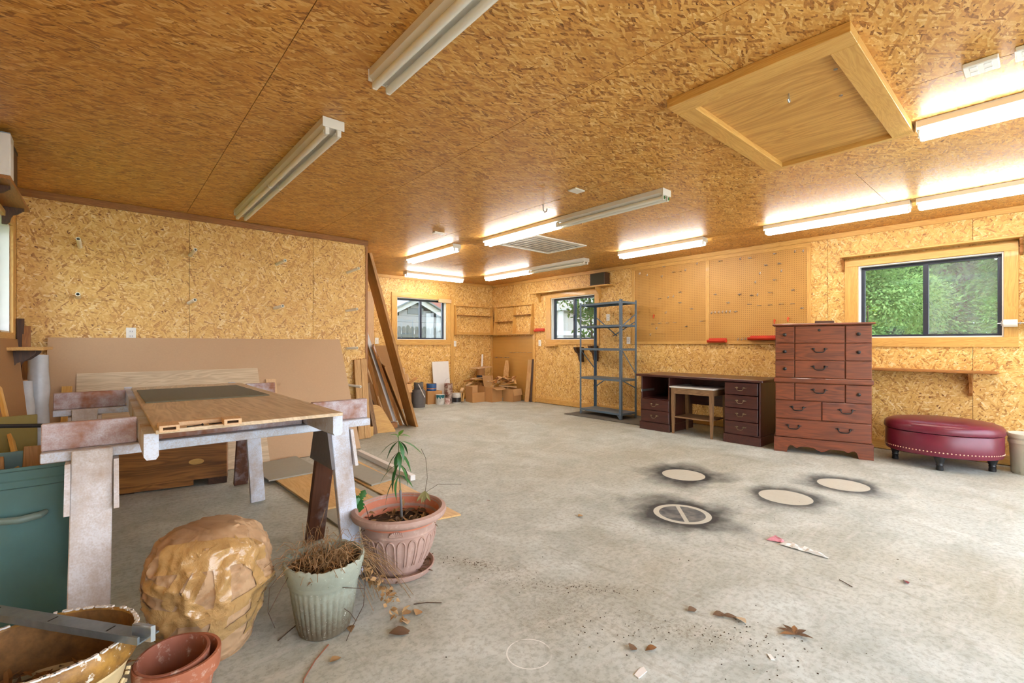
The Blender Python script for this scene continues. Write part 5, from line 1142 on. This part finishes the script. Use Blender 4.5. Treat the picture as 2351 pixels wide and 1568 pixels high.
cbox('cardboard box with one folded flap beside the leaning post', 6.19, 7.10, 12, .28, .26, .25, (('f', .13, 168),))
rs = random.Random(11)
def scrap(label, c, L, w, t, yaw, pitch, roll, mat):
    m = Matrix.Translation(c) @ Euler((R(roll), R(-pitch), R(yaw))).to_matrix().to_4x4()
    o = link('wood_scrap', box_mesh(L, w, t, mat('x'), .002), None, m); tag(o, label, 'wood scrap', 'wood scraps in the far corner')
labs = ['pale wood scrap sticking up left in the middle box', 'pale wood scrap beside it in the middle box', 'thin slat fanned out in the middle box', 'wide slat at the front of the middle box', 'slat lying across the middle box', 'thin pale slat at the right of the middle box', 'short slat deep in the middle box']
for k in range(7): scrap(labs[k], (5.80+.035*k+rs.uniform(-.01, .01), 7.21+.01*k, .36+.012*k), .24+.02*(k % 3), .035+.008*(k % 2), .014, 20+8*k, 28-3*k, rs.uniform(-20, 20), (PINE, PALEW, FIR)[k % 3])
labs = ['long slat lying over the right box', 'second long slat stacked over the right box', 'board end with a hole on the right box', 'short stick at the right end of the scrap pile', 'brown slat sloping down from the right box', 'flat scrap behind the right box']
for k in range(6): scrap(labs[k], (6.10+.03*(k % 3), 7.13+.03*k, .30+.035*k), .36-.02*k, .05, .016, -38+10*k, (-6, 4, 10, -16, -20, 2)[k], rs.uniform(-25, 25), (PALEW, PINE, FIR, PINE_D, PALEW, PINE)[k])
for k in range(14):
    scrap('loose slat number %s of the fan heaped over the middle box' % ('one two three four five six seven eight nine ten eleven twelve thirteen fourteen'.split()[k]) if False else ('%s slat heaped over the corner boxes, %s from the left' % (('pale', 'tan', 'brown')[k % 3], ordinal(k+1))), (5.78+.033*k, 7.20-.012*k+rs.uniform(-.01, .01), .405+.05*math.sin(k*.24)+rs.uniform(0, .03)), rs.uniform(.2, .32), rs.uniform(.03, .055), .013, rs.uniform(-50, 60), rs.uniform(-14, 30), rs.uniform(-30, 30), (PALEW, FIR, PINE_D)[k % 3])
for k, (lab, c, L, yw, pt) in enumerate((('short block standing left of the notched box', (5.335, 7.68, .10), .19, 10, 88), ('second short block left of the notched box', (5.375, 7.66, .085), .16, -15, 80), ('tilted pale offcut on the blocks left of the notched box', (5.36, 7.67, .235), .13, 40, 24), ('pale offcut lying on the edge of the notched box', (5.49, 7.62, .345), .15, 15, 18), ('dark plank end behind the notched box', (5.64, 7.80, .40), .30, 8, 2), ('thin slat behind the boxes', (5.80, 7.72, .445), .36, -4, 2), ('second thin slat behind the boxes', (5.83, 7.68, .415), .34, -2, -2), ('dark lower plank end behind the notched box', (5.68, 7.76, .345), .26, 4, -4))):
    scrap(lab, c, L, .06 if k < 6 else .05, .03 if k < 3 else .02, yw, pt, 0, (FIR, PINE, PALEW, PALEW, PINE_D, PALEW, PINE, BROWNW)[k])
sp = thing('cable_spool', 'upright cardboard spool with a dark band on a flat tan lid in the corner', 'spool', (5.93, 7.80, .35))
lathe(sp, 'drum', CARD, [(.0001, .0), (.085, .0), (.085, .30), (.0001, .30)], 24); lathe(sp, 'dark_band', plain('navy_band', srgb(36, 44, 58), .5), [(.086, .05), (.089, .055), (.089, .145), (.086, .15)], 24)
B(sp, 'lid', PALEW, -.19, .19, -.15, .15, .301, .315, .001, (0, R(-4), 0)); B(sp, 'stand', CARD, -.10, .10, -.10, .10, -.35, -.001)
tb = tube(None, 'white_tube', WHITEP, [(5.99, 7.84, .672), (6.05, 7.90, .93)], .019, 12); tag(tb, 'short white tube standing on the spool lid', 'tube')
pts = [(-.055, 0), (.055, 0), (.055, .62), (.03, .74), (-.03, .74), (-.055, .55)]
m = MB(); m.prism(pts, 0, .018, Matrix.Translation((6.22, 7.36, .08)) @ Matrix.Rotation(R(-62), 4, 'Z') @ Matrix.Rotation(R(90), 4, 'X') @ Matrix.Rotation(R(-10), 4, 'X')); tag(m.build('pointed_stake', FIR('z'), None, fix=True), 'pointed pale stake leaning on the corner pegboard', 'stake')
lean_board('corner_post', 'square pine post leaning beside the corner pegboard', (6.315, 6.80, 0), (6.372, 6.755, .84), .085, .03, FIR, (-.7, -.7, .1), 'post'); lean_board('dark_lath', 'dark lath standing behind the pine post', (6.38, 6.75, 0), (6.392, 6.70, .85), .04, .02, DARKW, (-.7, -.7, .1), 'lath')
# ------------------------------------------------------------------ litter on the floor
def leaf_thing(label, x, y, rz, L, W, mat, curl=.35, group='dry leaves on the floor', n=1):
    m = MB(); r_ = random.Random(int(x*977+y*331))
    m.leaf((-L/2, 0, .006), (1, 0, .18), (0, r_.uniform(-.4, .4), 1), L, W, curl)
    tag(m.build('dry_leaf', mat, None, Matrix.Translation((x, y, .001)) @ Matrix.Rotation(R(rz), 4, 'Z'), 60), label, 'leaf', group)
for lab, x, y, rz, L, W, k in (('curled pale leaf at the right of the leaf pair', 1.985, .835, 70, .06, .045, 3), ('brown leaf at the left of the leaf pair', 1.955, .905, -40, .06, .03, 2), ('long brown leaf between the leaf pair', 1.975, .87, -50, .07, .024, 2), ('lone tan leaf below the painted rings', 1.903, .999, -20, .05, .03, 2), ('small brown leaf near the bottom middle, left one', 1.497, 1.023, 10, .04, .035, 2), ('small brown leaf near the bottom middle, right one', 1.544, .975, 150, .045, .03, 0), ('tan leaf in the middle of the floor', 2.383, 2.037, 0, .05, .03, 1), ('brown twisted leaf right of the ribbed pot', .881, 1.683, -30, .09, .05, 2), ('straw coloured leaf near the ribbed pot', 1.004, 1.762, 40, .05, .04, 1), ('tan leaf in front of the ribbed pot', .742, 1.841, 70, .065, .03, 1), ('crumbly tan leaf near the bottom edge', .627, 1.695, 10, .045, .03, 1), ('pale leaf below the dead grass', .93, 1.735, 80, .05, .04, 3), ('small red scrap leaf in mid floor', 2.107, 2.677, 0, .025, .018, None), ('red leaf scrap at the right', 2.905, .441, 20, .05, .025, None), ('curled pale leaf below the dead grass, right one', .965, 1.79, 10, .05, .04, 1)):
    leaf_thing(lab, x, y, rz, L, W, DRYL[k] if k is not None else plain('red_scrap', srgb(120, 40, 48), .6))
oc = thing('oak_leaf_cluster', 'cluster of curled brown oak leaves on the bare concrete', 'leaf', (2.045, .649, .002))
for k, a in enumerate((100, 60, 20, -20, -70, 140)):
    m = MB(); m.leaf((0, 0, .004), (math.cos(R(a)), math.sin(R(a)), .25), (0, 0, 1), .062, .022, .2); m.build('leaf', DRYL[(2, 2, 0)[k % 3]], oc, smooth=60)
def flat_scrap(name, label, x, y, rz, poly, mat, cat):
    m = MB(); m.prism([(a*.01, b*.01) for a, b in poly], .0, .003); tag(m.build(name, mat, None, Matrix.Translation((x, y, .0006)) @ Matrix.Rotation(R(rz), 4, 'Z'), fix=True), label, cat)
flat_scrap('paper_scrap', 'torn white paper scrap at the bottom edge', 1.407, .931, 5, [(-3, -1), (2, -1.4), (3.4, .6), (1, 1.2), (-2.6, .9)], WHITEP, 'paper'); flat_scrap('paper_scrap', 'tiny pale chip near the oak leaves', 1.837, .662, 50, [(-1.5, -.6), (1.5, -.8), (1.7, .5), (-1.2, .8)], WHITEP, 'paper')
pl = thing('plastic_wrapper', 'crumpled clear plastic wrapper with a pink printed end on the floor', 'wrapper', (2.94, 1.0, 0), R(-96))
def crumple(L, W, nx, ny, amp, seed):
    m = MB()
    for i in range(nx):
        for j in range(ny):
            x, y = L*i/(nx-1), W*(j/(ny-1)-.5)*(1-.75*i/(nx-1)); m.v.append((x, y, .004+amp*(.5+mnoise.noise(Vector((x*30, y*45, seed)))*.9)*(1 if 0 < i < nx-1 and 0 < j < ny-1 else .2)))
    for i in range(nx-1):
        for j in range(ny-1): m.f.append((i*ny+j, (i+1)*ny+j, (i+1)*ny+j+1, i*ny+j+1))
    return m
CLEARP = plain('clear_film', srgb(222, 222, 216), .2, 0, .06, 40); crumple(.24, .075, 16, 8, .020, 1).build('film', CLEARP, pl)
crumple(.075, .10, 8, 8, .02, 5).build('printed_end', plain('pink_print', srgb(196, 130, 140), .35, 0, .35, 50), pl, Matrix.Translation((-.07, .012, 0)))
def twig(label, pts, r=.002, mat=TWIG): tag(tube(None, 'twig', mat, pts, r, 5), label, 'twig')
twig('thin dark twig left of the ribbed pot', [(.50, 1.95, .003), (.56, 1.99, .006), (.62, 2.03, .004)], .0022); twig('long reddish runner on the floor towards the bottom edge', [(.64, 1.80, .003), (.57, 1.74, .004), (.51, 1.67, .003), (.48, 1.60, .004)], .0022, plain('red_stem', srgb(140, 84, 60), .7)); twig('short dark twig at the right part of the floor', [(2.69, .66, .003), (2.67, .63, .005), (2.655, .60, .003)]); twig('small dark twig right of the dead grass', [(1.02, 1.83, .004), (1.07, 1.80, .006), (1.12, 1.76, .003)])
m = MB(); rs = random.Random(21)
for k in range(300):
    c = rs.choice(((1.45, 1.98, .30, .05, -60), (1.60, 1.55, .45, .06, -50), (1.55, 1.1, .35, .16, -40), (1.85, .80, .30, .12, -50), (1.75, .62, .3, .2, 0), (2.9, 1.3, 1.6, .9, 0)))
    a, b = rs.gauss(0, .5)*c[2], rs.gauss(0, .5)*c[3]; t = R(c[4]); x, y = c[0]+a*math.cos(t)-b*math.sin(t), c[1]+a*math.sin(t)+b*math.cos(t); s_ = rs.uniform(.001, .0026)
    m.box(-s_, s_, -s_*.7, s_*.7, 0, s_*.8, Matrix.Translation((x, y, .0002)) @ Matrix.Rotation(rs.uniform(0, 3), 4, 'Z'))
tag(m.build('soil_crumbs', SOIL), 'scattered dark soil crumbs on the concrete in front of the pots', 'crumbs', kind='stuff')
# ------------------------------------------------------------------ outside: neighbour house, fence, trees
SIDING = plain('grey_siding', srgb(132, 128, 128), .8, 0, .06, 8); WTRIM = plain('house_trim', srgb(176, 172, 170), .7); ROOFM = plain('shingle', srgb(96, 100, 102), .9, 0, .2, 20)
hs = thing('neighbour_house', 'grey gabled house seen through the far window', 'house', (9.26, 16.5, 0))
hwid, eave, ridge = 2.3, 1.72, 2.84
for k in range(15):
    z0 = .1+k*.24; z1 = z0+.235
    if z0 > ridge-.2: break
    w0 = hwid if z1 < eave else hwid*(1-(z1-eave)/(ridge-eave)); w0 = max(w0, .1)
    B(hs, 'siding_board', SIDING, -w0, w0, -.02-.01, .05, z0, z1, .004)
B(hs, 'wall', SIDING, -hwid, hwid, .05, 5, 0, eave, .0)
for s in (-1, 1):
    beam(hs, 'rake_trim', WTRIM, (s*(hwid+.45), -.22, eave-.16), (0, -.22, ridge+.06), .06, .20, (0, 0, 1)); beam(hs, 'roof_slope', ROOFM, (s*(hwid+.45), 2.2, eave-.02), (0, 2.2, ridge+.18), 5.2, .05, (0, 0, 1)); B(hs, 'corner_board', WTRIM, s*hwid-.06, s*hwid+.06, -.05, .05, .1, eave)
B(hs, 'band_board', WTRIM, -hwid, hwid, -.06, .0, 1.55, 1.68); B(hs, 'gable_vent', ROOFM, -.35, .35, -.06, -.02, eave+.62, eave+.86); B(hs, 'garage_door', WTRIM, -1.7, 1.7, -.06, -.031, .0, 1.54)
bh = thing('brick_house', 'red brick house with a green round window behind the grey one', 'house', (13.2, 25.5, 0)); BRK = plain('red_brick', srgb(146, 92, 82), .9, 0, .2, 30)
B(bh, 'wall', BRK, -3.0, 4.5, 0, 4, 0, 3.3, 0); m = MB(); m.prism([(-3.4, 3.3), (4.9, 3.3), (.7, 5.8)], -.3, 4.3, Matrix(((1, 0, 0, 0), (0, 0, 1, 0), (0, 1, 0, 0), (0, 0, 0, 1)))); m.build('roof', BRK, bh, fix=True); lathe(bh, 'round_window', plain('green_glass', srgb(96, 116, 110), .3), [(.0001, .03), (.55, .03), (.6, 0)], 24, loc=(.3, -.01, 3.0), rot=(R(90), 0, 0))
FEN = wood('grey_fence', srgb(58, 56, 52), srgb(112, 110, 102), .9, 40, 1.6)
fe = thing('picket_fence', 'weathered grey dog ear picket fence outside the far window', 'fence', (0, 11.6, 0)); rf = random.Random(4)
pm = []
for k in range(4):
    m = MB(); t_ = 1.62+k*.012; m.prism([(-.058, 0), (.058, 0), (.058, t_-.05), (.03, t_), (-.03, t_), (-.058, t_-.05)], -.01, .01, Matrix(((1, 0, 0, 0), (0, 0, 1, 0), (0, 1, 0, 0), (0, 0, 0, 1)))); me = pydata('picket', m.v, m.f, FEN('z')); bm = bmesh.new(); bm.from_mesh(me); bmesh.ops.recalc_face_normals(bm, faces=bm.faces); bm.to_mesh(me); bm.free(); pm.append(me)
for k in range(40): link('picket', rf.choice(pm), fe, Matrix.Translation((5.0+k*.132+rf.uniform(-.006, .006), .055, 0+rf.uniform(-.02, .02))))
B(fe, 'rail', FEN, 4.9, 10.3, 0, .04, 1.34, 1.43); B(fe, 'rail', FEN, 4.9, 10.3, 0, .04, .3, .39)
for x in (5.6, 7.55, 9.7): B(fe, 'fence_post', FEN, x-.045, x+.045, -.09, -.001, -.12, 1.30)
sh_ = thing('garden_shed', 'pale shed with white trim seen past the leaves of the rack window', 'shed', (11.2, 9.6, 0), R(-52)); PALES = plain('pale_siding', srgb(150, 146, 138), .8, 0, .05, 10)
B(sh_, 'wall', PALES, -2.0, 2.0, 0, 3, 0, 2.3, 0); m = MB(); m.prism([(-2.3, 2.2), (2.3, 2.2), (0, 3.6)], -.2, 3.2, Matrix(((1, 0, 0, 0), (0, 0, 1, 0), (0, 1, 0, 0), (0, 0, 0, 1)))); m.build('roof', plain('shed_gable', srgb(150, 146, 140), .8), sh_, fix=True)
for s in (-1, 1): beam(sh_, 'rake_trim', WTRIM, (s*2.35, -.24, 2.15), (0, -.24, 3.62), .05, .18, (0, 0, 1))
B(sh_, 'band_board', WTRIM, -2, 2, -.04, -.001, 1.42, 1.56); B(sh_, 'low_fence', plain('cedar', srgb(190, 140, 100), .8), -2.5, 2.5, -1.2, -1.15, 0, 1.2, 0)
LEAFM = []
for nm, col in (('leaf_green', srgb(98, 132, 74)), ('leaf_light', srgb(142, 172, 104)), ('leaf_dark', srgb(56, 82, 52))):
    g = G(nm); v = g.coord(); n = g.noise(v, 2.5, 3); c = g.mix(n, tuple(x*.65 for x in col), tuple(min(1, x*1.35) for x in col)); d1 = g.add('BsdfDiffuse', {'Color': c}); d2 = g.add('BsdfTranslucent', {'Color': c}); mx_ = g.add('MixShader', {0: .4}); g.t.links.new(d1.outputs[0], mx_.inputs[1]); g.t.links.new(d2.outputs[0], mx_.inputs[2]); g.t.links.new(mx_.outputs[0], g.out.inputs[0]); LEAFM.append(g.m)
BARK = plain('bark', srgb(84, 70, 56), .9, 0, .2, 10)
def tree(label, x, y, h, rad, z0, n, mat, ls, seed, cat='tree', name='leafy_tree'):
    t = thing(name, label, cat, (x, y, -.12)); r_ = random.Random(seed); m = MB()
    blobs = [(Vector((r_.uniform(-1, 1)*rad*.7, r_.uniform(-1, 1)*rad*.7, r_.uniform(z0+rad*.2, h-rad*.3))), rad*r_.uniform(.3, .55)) for _ in range(26)]
    for _ in range(n):
        c, br_ = r_.choice(blobs); d = Vector((r_.gauss(0, 1), r_.gauss(0, 1), r_.gauss(0, 1))).normalized(); p = c+d*br_*(r_.random()**.3)
        if p.z < .1: continue
        dd_ = (d+Vector((r_.uniform(-.8, .8), r_.uniform(-.8, .8), r_.uniform(-.9, .2)))).normalized(); up = (d+Vector((0, 0, .7))).normalized(); l = ls*r_.uniform(.6, 1.3); w = dd_.cross(up)
        if w.length < .01: continue
        w.normalize(); b = len(m.v); m.v += [tuple(p), tuple(p+dd_*l*.5-w*l*.26), tuple(p+dd_*l), tuple(p+dd_*l*.5+w*l*.26)]; m.f.append((b, b+1, b+2, b+3))
    o = m.build('foliage', mat, t); o['kind'] = 'stuff'
    m = MB(); m.tube([(0, 0, 0), (.05, .03, z0), (.0, .05, h*.6), (.04, 0, h*.85)], [rad*.07, rad*.06, rad*.04, rad*.015], 8)
    for k in range(4): a = k*1.7; m.tube([(0, 0, h*(.35+.08*k)), (math.cos(a)*rad*.5, math.sin(a)*rad*.5, h*(.5+.09*k))], [rad*.03, rad*.01], 6)
    m.build('trunk', BARK, t, smooth=50); return t
tree('bushy light green tree left in the big right window', 12.6, 2.75, 4.6, 1.35, .2, 60000, LEAFM[1], .07, 1); tree('green tree at the right of the big right window', 12.6, -.45, 4.6, 1.25, .2, 52000, LEAFM[0], .07, 3); tree('tall tree far behind the big right window', 19.5, 1.6, 7.4, 3.6, -.8, 90000, LEAFM[0], .15, 4); tree('wide dark tree farthest behind the big right window', 32.5, 3.0, 11.0, 6.0, -1.6, 60000, LEAFM[2], .34, 9)
t = thing('young_shrub', 'bright yellow green shoot just outside the big right window', 'shrub', (7.25, 1.475, -.12)); m = MB(); r_ = random.Random(8)
for k in range(26):
    z = .9+k*.035; a = k*2.4; p = Vector((.10*math.sin(k), .10*math.cos(k*1.3), z)); m.leaf(p, (math.cos(a), math.sin(a), .35), (0, 0, 1), .15, .05, .3)
m.build('leaves', plain('lime_leaf', srgb(178, 204, 44), .5, 0, .2, 12), t, smooth=60); tube(t, 'stem', BARK, [(0, 0, 0), (.02, .02, .9), (.0, .0, 1.75)], .008, 6)
t = thing('leafy_vine', 'leafy branch hanging close outside the rack window', 'shrub', (7.02, 6.02, -.12)); m = MB(); r_ = random.Random(12)
for k in range(1500):
    y = r_.uniform(-.65, .50); zc_ = r_.uniform(1.15, 2.35)
    if y > .12+.25*mnoise.noise(Vector((zc_*3, 0, 0))) and zc_ < 1.95+r_.uniform(-.1, .2): continue
    if mnoise.noise(Vector((y*5, zc_*5, 2))) < -.2: continue
    m.leaf((r_.uniform(-.2, .3), y, zc_), (r_.uniform(-1, 1), r_.uniform(-1, 1), r_.uniform(-1, .3)), (r_.uniform(-1, 0), r_.uniform(-.5, .5), .6), r_.uniform(.07, .13), r_.uniform(.04, .065), .2)
o = m.build('leaves', LEAFM[0], t, smooth=60); o['kind'] = 'stuff'; m = MB(); m.tube([(0, -.3, 0), (.05, -.3, 1.0), (0, -.2, 2.5)], .02, 6); m.tube([(.03, -.3, 1.4), (0, .1, 1.9), (0, .3, 2.2)], .008, 5); m.build('branch', BARK, t, smooth=50)
